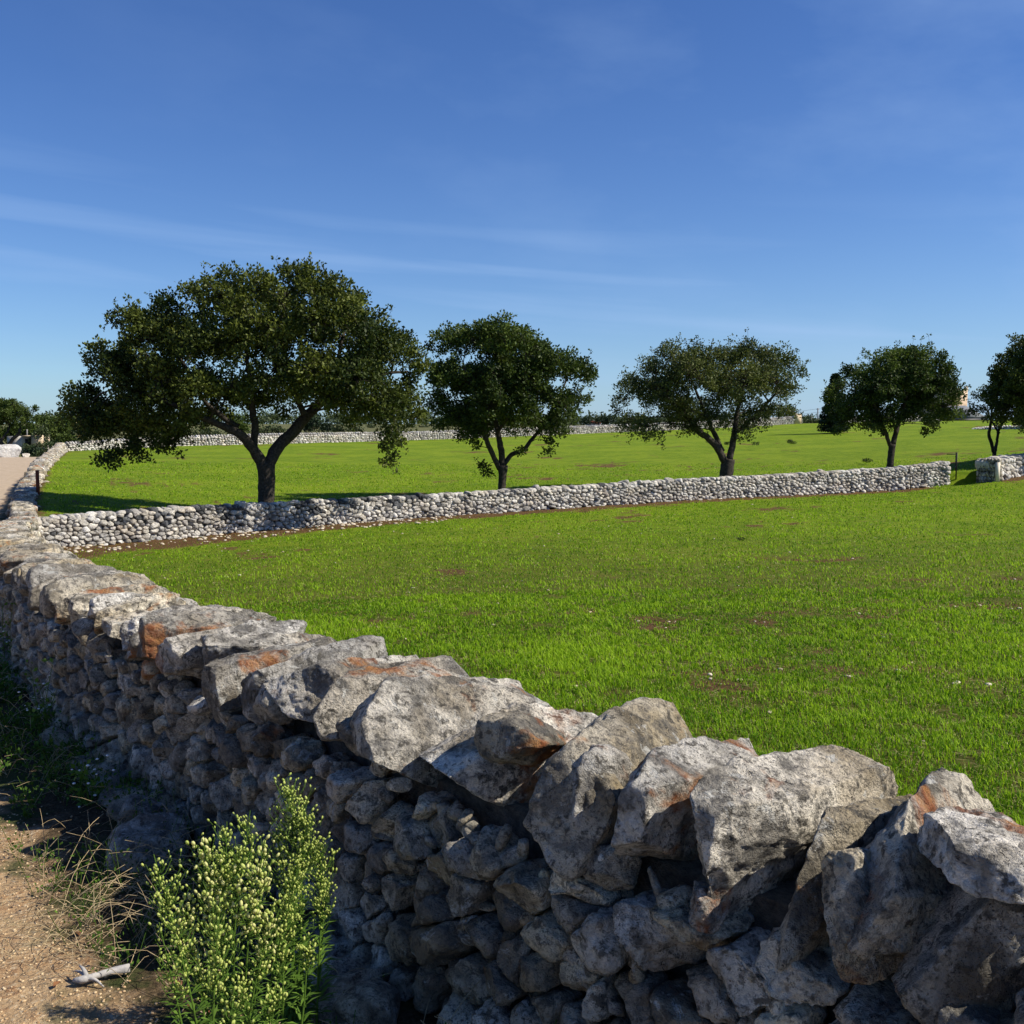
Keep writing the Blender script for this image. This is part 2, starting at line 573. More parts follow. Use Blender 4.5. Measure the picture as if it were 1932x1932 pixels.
front_pts = [tuple(p) for p in MIDW] + [tuple(p) for p in RW[:3]] + [
    (3.2, 1.0, -0.25), (2.2, 3.2, -0.32), (0.8, 5.0, -0.42), (-1.0, 7.5, -0.6), (-3.5, 11.0, -0.9), (-6.5, 16.0, -1.3), (-9.5, 21.5, -1.6),
    (6, 2, -0.3), (6, 7, -0.45), (12, 5, -0.4), (10, 14, -0.75), (2, 13, -0.85), (0, 22, -1.25), (12, 26, -1.15), (22, 14, -0.6), (24, 30, -0.9), (34, 45, -0.5),
    (40, 20, -0.4), (20, -10, 0.0), (60, 10, 0.2)]
back_img = [(60, 977, 28.2), (140, 968, 31), (300, 958, 35), (500, 952, 38), (1000, 926, 44), (1300, 906, 48), (1500, 896, 50), (1700, 886, 52), (1790, 878, 52), (1876, 863, 52), (1932, 857, 54),
            (62, 937, 34), (90, 886, 47), (112, 861, 66)]
back_pts = [tuple(P(*p)) for p in back_img] + [tuple(p) for p in FARB] + [tuple(p) for p in FARC] + [tuple(P(1830, 792, 150)), tuple(P(1932, 791.5, 152)), tuple(P(2300, 790, 155))]
road_pts = [(0, 0, 0), (-1.5, -3, 0.1), (4, -4, 0.15), (-3, 0, 0.0), (-6, 3, -0.15), (-1.2, 3.5, -0.19), (-3, 6, -0.32), (-5.6, 9.8, -0.52), (-9.4, 17, -1.02), (-13, 25, -1.62), (-17, 33, -1.66),
            (-24, 46, -1.4), (-33, 62, -1.15), (-38, 80, -1.05), (-44, 98, -1.5), (-9, 10, -0.55), (-16, 17, -1.05), (-26, 33, -1.55), (-40, 60, -1.15), (-52, 84, -1.1), (-60, 110, -1.6), (-30, 10, -0.6)]
fit_f, fit_b, fit_r = tps_fit(front_pts), tps_fit(back_pts), tps_fit(road_pts)


def seg_sdist(X, Y, poly):
    """signed distance to a polyline, positive on its right-hand side"""
    X = np.asarray(X, float)
    Y = np.asarray(Y, float)
    best = np.full(X.shape, 1e18)
    sg = np.ones(X.shape)
    for (ax, ay), (bx, by) in zip(poly[:-1], poly[1:]):
        dx, dy = bx - ax, by - ay
        L = dx * dx + dy * dy
        t = np.clip(((X - ax) * dx + (Y - ay) * dy) / L, 0, 1)
        ex, ey = X - (ax + t * dx), Y - (ay + t * dy)
        d = ex * ex + ey * ey
        cr = dx * ey - dy * ex
        u = d < best
        best = np.where(u, d, best)
        sg = np.where(u, np.where(cr < 0, 1.0, -1.0), sg)
    return np.sqrt(best) * sg


TH = 0.62


def offset_poly(poly, off):
    p = np.asarray(poly, float)
    d = np.gradient(p, axis=0)
    d /= np.linalg.norm(d, axis=1)[:, None]
    n = np.stack([d[:, 1], -d[:, 0]], 1)      # right-hand side
    return p + n * off


LEFT_C = offset_poly(EDGE, -TH / 2)                       # roadside wall centre line
LEFT_EXT = [tuple(p) for p in LEFT_C] + [(-62.0, 145.0), (-130.0, 300.0), (-1300.0, 3200.0)]
MID_C = [(-13.2, 26.3)] + [(p[0] - 0.10, p[1] + 0.30) for p in MIDW]
MID_EXT = [(-60, 4)] + MID_C + [(21.5, 45.6)] + [(p[0], p[1] + 0.4) for p in RW[1:]] + [(300, 160), (2500, 900)]
MID_EXT[-3:-2] = []
FAR_EXT = [(q[0], q[1] + .5) for q in FARB + FARC] + [(75.0, 158.0), (400.0, 180.0)]


def flat_far(X, Y, z):
    r = np.hypot(X, Y)
    k = sm(150, 230, r)
    return z * (1 - k) + (0.8 + 1.2 * n2(X, Y, 0.004, 3.0)) * k


def ground_z(X, Y):
    X = np.asarray(X, float)
    Y = np.asarray(Y, float)
    dl = seg_sdist(X, Y, LEFT_EXT)
    dm = seg_sdist(X, Y, MID_EXT)         # + in front (right-hand of left->right line)
    zf = tps_eval(fit_f, X, Y)
    zb = tps_eval(fit_b, X, Y)
    zr = tps_eval(fit_r, X, Y)
    field = zb + (zf - zb) * sm(-0.22, 0.22, dm)
    z = zr + (field - zr) * sm(-0.25, 0.25, dl)
    z = flat_far(X, Y, z)
    z = z + 0.02 * n2(X, Y, 1.3, 7.0) * sm(0, 3, np.hypot(X, Y))
    return z


def gz(x, y):
    return float(ground_z(np.array([x]), np.array([y]))[0])


def soil_mask(X, Y):
    """0 = full grass, 1 = bare red soil"""
    dm = seg_sdist(X, Y, MID_EXT)
    dl = seg_sdist(X, Y, LEFT_EXT)
    a = n2(X, Y * 1.0, 0.33, 11.0, 5)
    b = n2(X, Y, 1.4, 23.0, 3)
    s = sm(0.25, 1.0, a + 0.7 * b) * 0.62
    strip = sm(2.2, 0.9, dm + 0.35 * b - 0.5 * sm(6, -10, X)) * (dm > 0) * (1 - sm(18.5, 19.4, X) * sm(22.3, 21.3, X)) * (X < 60)
    corner = sm(4.4, 1.8, dm + 0.8 * a + 0.12 * (X + 12)) * (dm > 0) * sm(-2, -7, X)
    ledge = sm(0.9, 0.2, dl + 0.2 * b) * 0.7
    # ploughed rows beside the roadside wall on the far field
    row = (dm < -1) * (dl < 9) * sm(60, 36, Y) * (0.35 + 0.3 * np.sin(dl * 9.0)) * sm(-0.35, 0.3, a)
    return np.clip(np.maximum.reduce([s, strip, corner * 0.9, ledge, row]), 0, 1)


# ------------------------------------------------------------------ ground sheets
def build_ground():
    th = np.concatenate([np.linspace(-110, -36, 30)[:-1], np.linspace(-36, 36, 290), np.linspace(36, 110, 30)[1:]])
    r = np.concatenate([[0.25], np.exp(np.linspace(math.log(0.6), math.log(220), 560)), np.exp(np.linspace(math.log(226), math.log(4500), 40))])
    T, RR = np.meshgrid(np.radians(th), r, indexing='ij')
    X, Y = np.sin(T) * RR, np.cos(T) * RR - 1.0
    Z = ground_z(X, Y)
    nt, nr = X.shape
    idx = np.arange(nt * nr).reshape(nt, nr)
    q = np.stack([idx[:-1, :-1], idx[1:, :-1], idx[1:, 1:], idx[:-1, 1:]], -1).reshape(-1, 4)
    V = np.stack([X, Y, Z], -1).reshape(-1, 3)
    dl = seg_sdist(V[:, 0], V[:, 1], LEFT_EXT)
    dm = seg_sdist(V[:, 0], V[:, 1], MID_EXT)
    soil = soil_mask(V[:, 0], V[:, 1])
    fd = dl[q].mean(1)
    wild = np.maximum(sm(0.5, 3.0, -seg_sdist(V[:, 0], V[:, 1], FAR_EXT)) * (V[:, 1] > 60) * (dl > 0), ((V[:, 1] > 86) | (dl < -9)) * (dl <= 0) * 1.0)
    for nm, keep in (('field', fd > 0), ('dirt_road', fd <= 0)):
        qq = q[keep]
        used, inv = np.unique(qq, return_inverse=True)
        me = mesh_np(nm, V[used], inv.reshape(-1, 4), [M[nm]], True,
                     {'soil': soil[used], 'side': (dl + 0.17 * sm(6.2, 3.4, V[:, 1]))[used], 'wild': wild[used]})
        tag(link(nm, me), kind='structure')


t = NT('field_ground')
p = t.pos()
soil = t.attr('soil')
n_f = t.noise(p, 22.0, 6, 0.7)
n_m = t.noise(p, 2.2, 5, 0.6)
n_l = t.noise(p, 0.25, 4, 0.55)
green = t.mix(t.ramp(n_m, 0.3, 0.7), (0.090, 0.155, 0.004), (0.165, 0.230, 0.010))
green = t.mix(t.math('MULTIPLY', t.ramp(n_l, 0.42, 0.66), 0.6), green, (0.200, 0.260, 0.014))
green = t.mix(t.math('MULTIPLY', t.ramp(n_f, 0.50, 0.72), 0.6), green, (0.055, 0.115, 0.006))
green = t.mix(t.math('MULTIPLY', t.ramp(t.noise(p, 7.0, 5, 0.7), 0.55, 0.75), 0.30), green, (0.30, 0.27, 0.09))
brown = t.mix(t.ramp(n_f, 0.35, 0.65), (0.045, 0.026, 0.011), (0.17, 0.095, 0.040))
sm_ = t.ramp(t.math('ADD', soil, t.math('MULTIPLY', t.math('SUBTRACT', n_f, 0.5), 0.9)), 0.30, 0.62)
# close to the camera the blades carry the green, the ground between them is darker soil and litter
camd = t.n('ShaderNodeVectorMath', {0: p, 1: (0.0, 0.0, 0.0)}, operation='DISTANCE').outputs['Value']
near = t.math('MULTIPLY', t.ramp(camd, 34.0, 10.0), 0.72)
litter = t.mix(t.ramp(n_f, 0.4, 0.62), (0.030, 0.034, 0.008), (0.13, 0.085, 0.035))
green = t.mix(near, green, litter)
col = t.mix(sm_, green, brown)
scrub = t.mix(t.ramp(n_m, 0.35, 0.65), (0.055, 0.070, 0.022), (0.16, 0.15, 0.07))
col = t.mix(t.attr('wild'), col, scrub)
bp = t.n('ShaderNodeBump', {'Height': t.math('ADD', t.math('MULTIPLY', n_f, 0.05), t.math('MULTIPLY', t.noise(p, 90.0, 3, 0.7), 0.02)), 'Strength': 1.0, 'Distance': 1.0})
b = t.bsdf(Base_Color=col, Roughness=0.95, Normal=bp.outputs[0])
b.inputs['Specular IOR Level'].default_value = 0.1
M['field'] = t.done(b)

t = NT('road_ground')
p = t.pos()
side = t.attr('side')
n_f = t.noise(p, 60.0, 6, 0.7)
n_m = t.noise(p, 3.0, 5, 0.6)
grav = t.mix(t.ramp(n_m, 0.35, 0.7), (0.34, 0.22, 0.12), (0.46, 0.33, 0.19))
grav = t.mix(t.ramp(n_f, 0.52, 0.66), grav, (0.52, 0.42, 0.29))
grav = t.mix(t.math('MULTIPLY', t.ramp(t.noise(p, 14.0, 5, 0.7), 0.52, 0.7), 0.6), grav, (0.20, 0.085, 0.035))
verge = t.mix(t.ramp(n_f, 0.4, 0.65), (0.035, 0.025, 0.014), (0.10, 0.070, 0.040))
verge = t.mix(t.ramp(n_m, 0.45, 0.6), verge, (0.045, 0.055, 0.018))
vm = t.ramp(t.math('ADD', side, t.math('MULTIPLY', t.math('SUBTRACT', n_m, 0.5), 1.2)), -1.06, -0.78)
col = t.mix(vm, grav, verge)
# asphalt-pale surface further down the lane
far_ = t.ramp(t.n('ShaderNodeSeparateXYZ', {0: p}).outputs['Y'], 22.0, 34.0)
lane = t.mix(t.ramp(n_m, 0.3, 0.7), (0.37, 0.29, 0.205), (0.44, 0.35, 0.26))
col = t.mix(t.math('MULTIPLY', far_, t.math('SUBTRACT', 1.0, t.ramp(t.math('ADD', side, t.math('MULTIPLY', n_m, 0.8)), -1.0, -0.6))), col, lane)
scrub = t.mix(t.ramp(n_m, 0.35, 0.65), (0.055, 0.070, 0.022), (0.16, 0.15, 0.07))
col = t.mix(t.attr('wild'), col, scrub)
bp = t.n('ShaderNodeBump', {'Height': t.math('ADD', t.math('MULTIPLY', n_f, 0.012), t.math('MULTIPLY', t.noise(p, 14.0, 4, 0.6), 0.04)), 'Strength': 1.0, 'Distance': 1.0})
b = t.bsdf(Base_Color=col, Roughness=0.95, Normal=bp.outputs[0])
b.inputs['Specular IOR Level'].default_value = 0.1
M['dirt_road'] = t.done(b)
build_ground()


# ------------------------------------------------------------------ dry stone walls
def in_frame(p, m=60):
    c, s = math.cos(PITCH), math.sin(PITCH)
    dx, dy, dz = p[0], p[1], p[2] - EYE
    zc = dy * c - dz * s
    if zc < 0.2:
        return False
    x = 966 + F * dx / zc
    y = 966 - F * (dy * s + dz * c) / zc
    return -m < x < 1932 + m and -m < y < 1932 + m


class Wall:
    def __init__(s, centre, top, th=TH, batter=0.05, n=None):
        """centre: [(x,y)], top: [(x,y,z)] samples giving the crest height"""
        c = curve_pts(np.asarray(centre, float), 40 * len(centre))
        d = np.r_[0, np.cumsum(np.linalg.norm(np.diff(c, axis=0), axis=1))]
        s.L = d[-1]
        s.u = np.linspace(0, s.L, max(8, int(s.L / 0.25)))
        s.c = np.stack([np.interp(s.u, d, c[:, 0]), np.interp(s.u, d, c[:, 1])], 1)
        t_ = np.gradient(s.c, axis=0)
        t_ /= np.linalg.norm(t_, axis=1)[:, None]
        s.t = t_
        s.nr = np.stack([t_[:, 1], -t_[:, 0]], 1)          # right-hand side
        tp = np.asarray(top, float)
        uu = [s.u[np.argmin(np.hypot(s.c[:, 0] - q[0], s.c[:, 1] - q[1]))] for q in tp]
        o = np.argsort(uu)
        s.top = np.interp(s.u, np.array(uu)[o], tp[o, 2])
        s.th = th
        s.bat = batter
        s.base = {}
        for sd_ in (1, -1):
            q = s.c + s.nr * sd_ * (th / 2 + 0.35)
            s.base[sd_] = ground_z(q[:, 0], q[:, 1])

    def at(s, u):
        f = lambda a: np.interp(u, s.u, a)
        t_ = np.array([f(s.t[:, 0]), f(s.t[:, 1]), 0.0])
        n_ = np.array([f(s.nr[:, 0]), f(s.nr[:, 1]), 0.0])
        return np.array([f(s.c[:, 0]), f(s.c[:, 1])]), t_ / np.linalg.norm(t_), n_ / np.linalg.norm(n_), float(f(s.top)), float(f(s.base[1])), float(f(s.base[-1]))

    def core(s, caph, parent, mat, inset=0.13):
        k = slice(None, None, 2)
        c, n = s.c[k], s.nr[k]
        h = s.th / 2 - inset
        tz = s.top[k] - caph * 0.75
        rows = [np.c_[c + n * (h + s.bat), s.base[1][k] - 0.3], np.c_[c + n * h, tz], np.c_[c - n * h, tz], np.c_[c - n * (h + s.bat), s.base[-1][k] - 0.3]]
        V = np.stack(rows, 1).reshape(-1, 3)
        m = len(c)
        i = np.arange(m - 1)[:, None] * 4
        q = np.concatenate([np.stack([i[:, 0] + a, i[:, 0] + a + 1, i[:, 0] + a + 5, i[:, 0] + a + 4], 1) for a in range(3)])
        q = np.vstack([q, [[3, 2, 1, 0]], [[4 * m - 4, 4 * m - 3, 4 * m - 2, 4 * m - 1]]])
        link('core', mesh_np('core', V, q, [mat], False), parent)


def clip_poly(poly, nx, ny, d):
    out = []
    m = len(poly)
    for i in range(m):
        a, b = poly[i], poly[(i + 1) % m]
        da, db = a[0] * nx + a[1] * ny - d, b[0] * nx + b[1] * ny - d
        if da <= 0:
            out.append(a)
        if (da < 0 < db) or (db < 0 < da):
            t_ = da / (da - db)
            out.append((a[0] + (b[0] - a[0]) * t_, a[1] + (b[1] - a[1]) * t_))
    return out


def voronoi(sites, reach):
    S = np.asarray(sites)
    order = np.argsort(S[:, 0])
    xs = S[order, 0]
    cells = []
    for i, (x, y) in enumerate(S):
        lo, hi = np.searchsorted(xs, [x - reach, x + reach])
        nb = order[lo:hi]
        d2 = (S[nb, 0] - x) ** 2 + (S[nb, 1] - y) ** 2
        k = np.argsort(d2)[1:15]
        poly = [(x - reach * .6, y - reach * .6), (x + reach * .6, y - reach * .6), (x + reach * .6, y + reach * .6), (x - reach * .6, y + reach * .6)]
        for j in nb[k]:
            ax, ay = S[j]
            nx, ny = ax - x, ay - y
            poly = clip_poly(poly, nx, ny, ((ax * ax + ay * ay) - (x * x + y * y)) / 2)
            if len(poly) < 3:
                break
        cells.append(poly if len(poly) >= 3 else None)
    return cells


def poly_radius(poly, phi):
    p = np.asarray(poly)
    q = np.roll(p, -1, axis=0)
    e = q - p
    n = np.stack([e[:, 1], -e[:, 0]], 1)
    ln = np.linalg.norm(n, axis=1)
    ok = ln > 1e-5
    n, p_ = n[ok] / ln[ok][:, None], p[ok]
    d = (n * p_).sum(1)
    sg = np.sign(d)
    sg[sg == 0] = 1
    n, d = n * sg[:, None], np.abs(d)
    c = np.cos(phi)[:, None] * n[:, 0] + np.sin(phi)[:, None] * n[:, 1]
    # soft minimum rounds the corners
    inv = np.where(c > 1e-3, c / np.maximum(d, 1e-4), 0)
    return 1.0 / (np.power(np.sum(np.power(inv, 28), axis=1), 1 / 28.0) + 1e-9)


def facet(q, rng, n, lo, hi, hard=0.9):
    for _ in range(n):
        v = rng.normal(size=3)
        v /= np.linalg.norm(v)
        s_ = q @ v - rng.uniform(lo, hi)
        q = q - np.outer(np.maximum(s_, 0) * hard, v)
    return q


def face_stone(poly, level, rng, size, rough=1.0):
    """poly around origin; returns local (a, out, c) coords"""
    d, f = ICO[level]
    phi = np.arctan2(d[:, 2], d[:, 0])
    s_ = np.hypot(d[:, 0], d[:, 2])
    Rr = poly_radius(poly, phi)
    prof = np.power(s_, 0.50)
    D = size * rng.uniform(0.42, 0.62)
    out = D * np.sign(d[:, 1]) * np.power(np.abs(d[:, 1]), 0.55)
    v = np.stack([Rr * prof * np.cos(phi), out, Rr * prof * np.sin(phi)], 1)
    q = v / size
    q = facet(q, rng, 9 if level > 1 else 5, 0.30, 0.52, 1.0)
    if level > 0:
        off = rng.uniform(0, 100, 3)
        nn = fbm(q * 2.6 + off, 5 if level > 2 else 2, 0.62)
        q = q + d * (nn * 0.050 * rough)[:, None]
        if level > 2:
            ridged = -np.abs(noise3(q * 5.0 + off)) ** .6
            q = q + d * (ridged * 0.060 * rough)[:, None]
    return q * size, f


def cap_rock(ext, level, rng, k=4.0, cuts=9, rough=1.0):
    d, f = ICO[level]
    q = d / np.power(np.sum(np.abs(d) ** k, axis=1), 1 / k)[:, None]
    q = facet(q, rng, cuts, 0.68, 1.10, 1.0)
    off = rng.uniform(0, 100, 3)
    e = np.asarray(ext)
    m = q * e
    sc = 1.0 / float(np.mean(e))
    q = m + d * (fbm(m * sc * 1.15 + off, 5 if level > 3 else 3, 0.5) * 0.070 * rough / sc)[:, None]
    if level > 2:
        rd = 1 - np.abs(fbm(m * sc * 2.6 + off, 3, 0.5)) * 2.2
        q = q + d * (np.minimum(rd, 0.4) * 0.026 * rough / sc)[:, None]
        q = q + d * (fbm(m * 24 + off, 3, 0.6) * 0.006 * rough)[:, None]
    return q, f


def rotm(ax, ang):
    x, y, z = ax / np.linalg.norm(ax)
    c, s_ = math.cos(ang), math.sin(ang)
    C = 1 - c
    return np.array([[c + x * x * C, x * y * C - z * s_, x * z * C + y * s_], [y * x * C + z * s_, c + y * y * C, y * z * C - x * s_], [z * x * C - y * s_, z * y * C + x * s_, c + z * z * C]])


def levels_for(px_):
    return 4 if px_ > 170 else 3 if px_ > 34 else 2 if px_ > 13 else 1 if px_ > 5 else 0


def stone_face(w, sd_, sa, sc_, caph, rng, u0=0.0, u1=None, lod=0, sizefn=None):
    """all stones of one face of a wall: list of dict(loc, verts, faces, size px)"""
    u1 = w.L if u1 is None else u1
    sites = []
    u = u0
    # size may change along the wall: work in stretched coordinates
    hmax = max(0.3, float(np.max(w.top - w.base[sd_])))
    row, z = 0, -0.5 * sc_
    while z < hmax + sc_:
        x = u0 + (0.5 * sa if row % 2 else 0.0) - sa
        while x < u1 + sa:
            if rng.rand() > 0.26:
                sites.append((x + rng.uniform(-.38, .38) * sa, z + rng.uniform(-.36, .36) * sc_))
            x += sa * rng.uniform(0.8, 1.2)
        z += sc_
        row += 1
    asp = sa / sc_
    S = np.array(sites)
    S[:, 1] *= asp
    cells = voronoi(S, sa * 3.2)
    out = []
    for (x, y), poly in zip(S, cells):
        if poly is None or x < u0 or x > u1:
            continue
        pc = np.array(poly)
        pc[:, 1] /= asp
        cen = pc.mean(0)
        c, tv, nv, top, b1, b2 = w.at(cen[0])
        base = b1 if sd_ > 0 else b2
        H = top - base - caph
        if cen[1] > H + 0.02 or cen[1] < -0.12:
            continue
        if pc[:, 1].max() > H + 0.05:
            pc[:, 1] = np.minimum(pc[:, 1], H + 0.05)
        if pc[:, 0].min() < u0 - 0.05 or pc[:, 0].max() > u1 + 0.05:
            pc[:, 0] = np.clip(pc[:, 0], u0 - 0.05, u1 + 0.05)
        cen = pc.mean(0)
        ex = np.ptp(pc[:, 0]), np.ptp(pc[:, 1])
        if min(ex) < 0.02:
            continue
        size = max(ex)
        n_out = w.th / 2 + w.bat * (1 - cen[1] / max(H, .1)) - size * 0.28 + rng.uniform(-0.03, 0.025) * min(1, sa / 0.12)
        org = np.array([*(c + nv[:2] * sd_ * n_out), base + cen[1]])
        dist = np.linalg.norm(org - [0, 0, EYE])
        px_ = size / dist * F
        vis = in_frame(org, 80)
        lv = max(0, levels_for(px_) - lod - (0 if vis else 1))
        loc_poly = pc - cen
        loc_poly = loc_poly * (1 - min(0.13, 0.010 / size))
        v, f = face_stone(loc_poly, lv, rng, size)
        if rng.rand() < 0.8:
            v = v @ rotm(rng.normal(size=3), rng.uniform(-.12, .12)).T
        Wv = v[:, 0:1] * tv + v[:, 1:2] * nv * sd_ + v[:, 2:3] * np.array([0, 0, 1.0])
        if sd_ < 0:
            pass
        else:
            f = f[:, ::-1]
        out.append(dict(loc=org, v=Wv, f=f, px=px_ if vis else 0.0, tint=rng.rand()))
    return out


def emit(items, parent, mat, name, limit, stuff_name, min_px=8.0, matfn=None):
    items = sorted(items, key=lambda s_: -s_['px'])
    n = 0
    rest = Batch()
    rest2 = Batch()
    for s_ in items:
        m = matfn(s_) if matfn else mat
        if n < limit and s_['px'] > min_px:
            me = mesh_np(name, s_['v'], s_['f'], [m], True, {'tint': np.full(len(s_['v']), s_['tint'])})
            link(name, me, parent, s_['loc'])
            n += 1
        else:
            (rest if m is mat else rest2).add(s_['v'] + s_['loc'], s_['f'], None, s_['tint'])
    for k, (bt, m) in enumerate(((rest, mat), (rest2, M['dark']))):
        if bt.n:
            tag(link(stuff_name if k == 0 else 'dark_' + stuff_name, bt.mesh(stuff_name, [m]), parent), kind='stuff')
    return n


def rock_item(loc, ext, rng, tv, nv, level=None, tilt=None, **kw):
    dist = np.linalg.norm(np.asarray(loc) - [0, 0, EYE])
    px_ = 2 * max(ext) / dist * F
    vis = in_frame(loc, 150)
    lv = level if level is not None else levels_for(px_) + (1 if px_ > 60 else 0)
    lv = min(lv, 5)
    if not vis:
        lv = min(lv, 2)
    v, f = cap_rock(ext, lv, rng, **kw)
    if tilt is not None:
        v = v @ tilt.T
    Wv = v[:, 0:1] * tv + v[:, 1:2] * nv + v[:, 2:3] * np.array([0, 0, 1.0])
    # (tv, nv, up) is left-handed when nv is the right-hand normal
    return dict(loc=np.asarray(loc, float), v=Wv, f=f[:, ::-1], px=px_ if vis else 0.0, tint=rng.rand())


# ---- the roadside wall
EDGE_TOP = [(1932, 1500, 2.35), (1000, 1300, 3.6), (500, 1158, 5.4), (280, 1102, 6.95), (115, 1036, 10.3), (64, 1010, 13.0), (40, 995, 17.0), (30, 986, 21.5),
            (50, 981, 26.5), (58, 930, 34.0), (80, 893, 42.0), (90, 874, 47.0), (110, 850, 66.0), (122, 836, 80.0)]
tops = [P(*e) for e in EDGE_TOP]
top_samples = [(9.5, -5.6, 1.1), (3.0, 0.65, 1.0)] + [tuple(p) for p in tops]
print('wall tops', [tuple(np.round(p, 2)) for p in tops])
W1 = Wall(LEFT_C, top_samples, TH, 0.07)
wall1 = thing('dry_stone_wall', 'long weathered grey dry stone wall topped with big slanting slabs, running from the foreground along the dirt road', 'wall', (0, 0, 0))
rng = np.random.RandomState(21)
CAPH = 0.27
W1.core(CAPH, wall1, M['core'])


def arc_of(w, x, y):
    return float(w.u[np.argmin(np.hypot(w.c[:, 0] - x, w.c[:, 1] - y))])


def arc_px(w, px_, off):
    """arc position where the side line at offset off, crest height, projects to px_"""
    q = w.c + w.nr * off
    zc = q[:, 1]
    x = 966 + F * q[:, 0] / np.maximum(zc, 0.01)
    ok = (zc > 0.5) & (zc < 24)
    i = np.where(ok)[0]
    k = i[np.argsort(x[i])]
    return float(np.interp(px_, x[k], w.u[k]))


u_end = W1.L
caps = []
# boundaries of the nearest caps, read off the road-side face
CB = [2400, 2050, 1760, 1570, 1450, 1262, 1096, 930, 770, 640, 560, 495, 440, 392, 350, 312, 280, 250]
ub = [arc_px(W1, b_, -TH / 2) for b_ in CB]
hand = [(ub[i], ub[i + 1]) for i in range(len(ub) - 1)]
HS = {0: (.20, .03), 1: (.20, .0), 2: (.19, .02), 3: (.15, -.04), 4: (.17, .0), 5: (.165, .01), 6: (.175, .0), 7: (.165, 0.0), 8: (.155, .0)}
for i, (a, b_) in enumerate(hand):
    uc, wd = (a + b_) / 2, abs(b_ - a)
    hh, dz = HS.get(i, (0.135, 0.0))
    c, tv, nv, top, b1, b2 = W1.at(uc)
    lean = -rng.uniform(0.22, 0.50)
    tl = rotm(np.array([0, 1.0, 0]), lean) @ rotm(np.array([1.0, 0, 0]), rng.uniform(-.12, .06)) @ rotm(np.array([0, 0, 1.0]), rng.uniform(-.15, .15))
    loc = np.array([*(c + nv[:2] * rng.uniform(-.03, .02)), top - hh + dz + (.075 if i < 3 else .045)])
    caps.append(rock_item(loc, (wd * 0.50, TH / 2 * rng.uniform(1.12, 1.25), hh), rng, tv, nv, tilt=tl, k=9.0, cuts=15))
u_first, u_last = min(ub), max(ub)
# behind the camera-side end
u = u_first
while u > 0.4:
    wd = rng.uniform(.24, .36)
    u -= wd
    c, tv, nv, top, *_ = W1.at(u + wd / 2)
    caps.append(rock_item(np.array([*c, top - .17]), (wd * .54, TH / 2 * 1.05, .17), rng, tv, nv, level=3, cuts=10))
u = u_last
while u < u_end - 0.2:
    c, tv, nv, top, *_ = W1.at(u)
    far = c[1] > 24
    wd = rng.uniform(.12, .26) if not far else rng.uniform(.22, .42)
    hh = rng.uniform(.10, .15)
    c, tv, nv, top, *_ = W1.at(u + wd / 2)
    tl = rotm(np.array([0, 1.0, 0]), -rng.uniform(.05, .60)) @ rotm(np.array([1.0, 0, 0]), rng.uniform(-.16, .16)) @ rotm(np.array([0, 0, 1.0]), rng.uniform(-.22, .22))
    loc = np.array([*(c + nv[:2] * rng.uniform(-.05, .05)), top - hh + rng.uniform(-.035, .07)])
    caps.append(rock_item(loc, (wd * .47, TH / 2 * rng.uniform(1.0, 1.22), hh), rng, tv, nv, tilt=tl, k=5.0, cuts=12))
    u += wd
# small wedges and loose flat pieces lying on the crest
for (px_, off, ext, up) in ((1905, -.18, (.14, .17, .055), .03), (1640, -.27, (.055, .07, .13), -.13), (990, -.12, (.12, .12, .075), -.01), (1130, -.20, (.06, .10, .12), -.06),
                            (700, -.22, (.09, .12, .06), -.10), (515, -.27, (.08, .1, .08), -.12)):
    uu = arc_px(W1, px_, off)
    c, tv, nv, top, *_ = W1.at(uu)
    tl = rotm(rng.normal(size=3), rng.uniform(-.35, .35))
    caps.append(rock_item(np.array([*(c + nv[:2] * off), top + up]), ext, rng, tv, nv, tilt=tl, cuts=12))
u = u_first
while u < arc_of(W1, -12.6, 26.5):
    c, tv, nv, top, *_ = W1.at(u)
    if rng.rand() < 0.8:
        e = rng.uniform(.035, .085, 3)
        off = rng.choice([-1, 1]) * rng.uniform(.18, .33)
        caps.append(rock_item(np.array([*(c + nv[:2] * off), top - rng.uniform(.16, .30)]), tuple(e), rng, tv, nv, tilt=rotm(rng.normal(size=3), rng.uniform(-.6, .6)), cuts=10))
    u += rng.uniform(.12, .30)
emit(caps, wall1, M['stone'], 'cap_stone', 300, 'small_cap_stones', 4.0)

uj = arc_of(W1, -12.6, 26.5)
items = stone_face(W1, -1, 0.116, 0.090, CAPH, rng, 0.5, uj)
items += stone_face(W1, -1, 0.30, 0.20, CAPH, rng, uj, W1.L, lod=1)
items += stone_face(W1, 1, 0.26, 0.18, CAPH, rng, 0.5, uj, lod=1)
items += stone_face(W1, 1, 0.24, 0.17, 0.20, rng, uj, W1.L, lod=0)
emit(items, wall1, M['body'], 'stone', 300, 'small_stones')
# little chinking stones wedged in the joints of the near face
ch = Batch()
for _ in range(900):
    u = rng.uniform(u_first - 0.5, uj * 0.6)
    c, tv, nv, top, b1, b2 = W1.at(u)
    h = rng.uniform(0, top - b2 - .2)
    H = top - b2
    e = rng.uniform(.012, .040, 3) * np.array([1.3, 1, .7])
    v, f = cap_rock(e, 1, rng, k=8.0, cuts=7, rough=.5)
    v = v @ rotm(rng.normal(size=3), rng.uniform(0, 3)).T
    ch.add(v + np.array([*(c - nv[:2] * (TH / 2 + .07 * (1 - h / H) - 0.03 - rng.uniform(0, .05))), b2 + h]), f, None, rng.rand())
tag(link('chinking_stones', ch.mesh('chinking_stones', [M['body']]), wall1), kind='stuff')

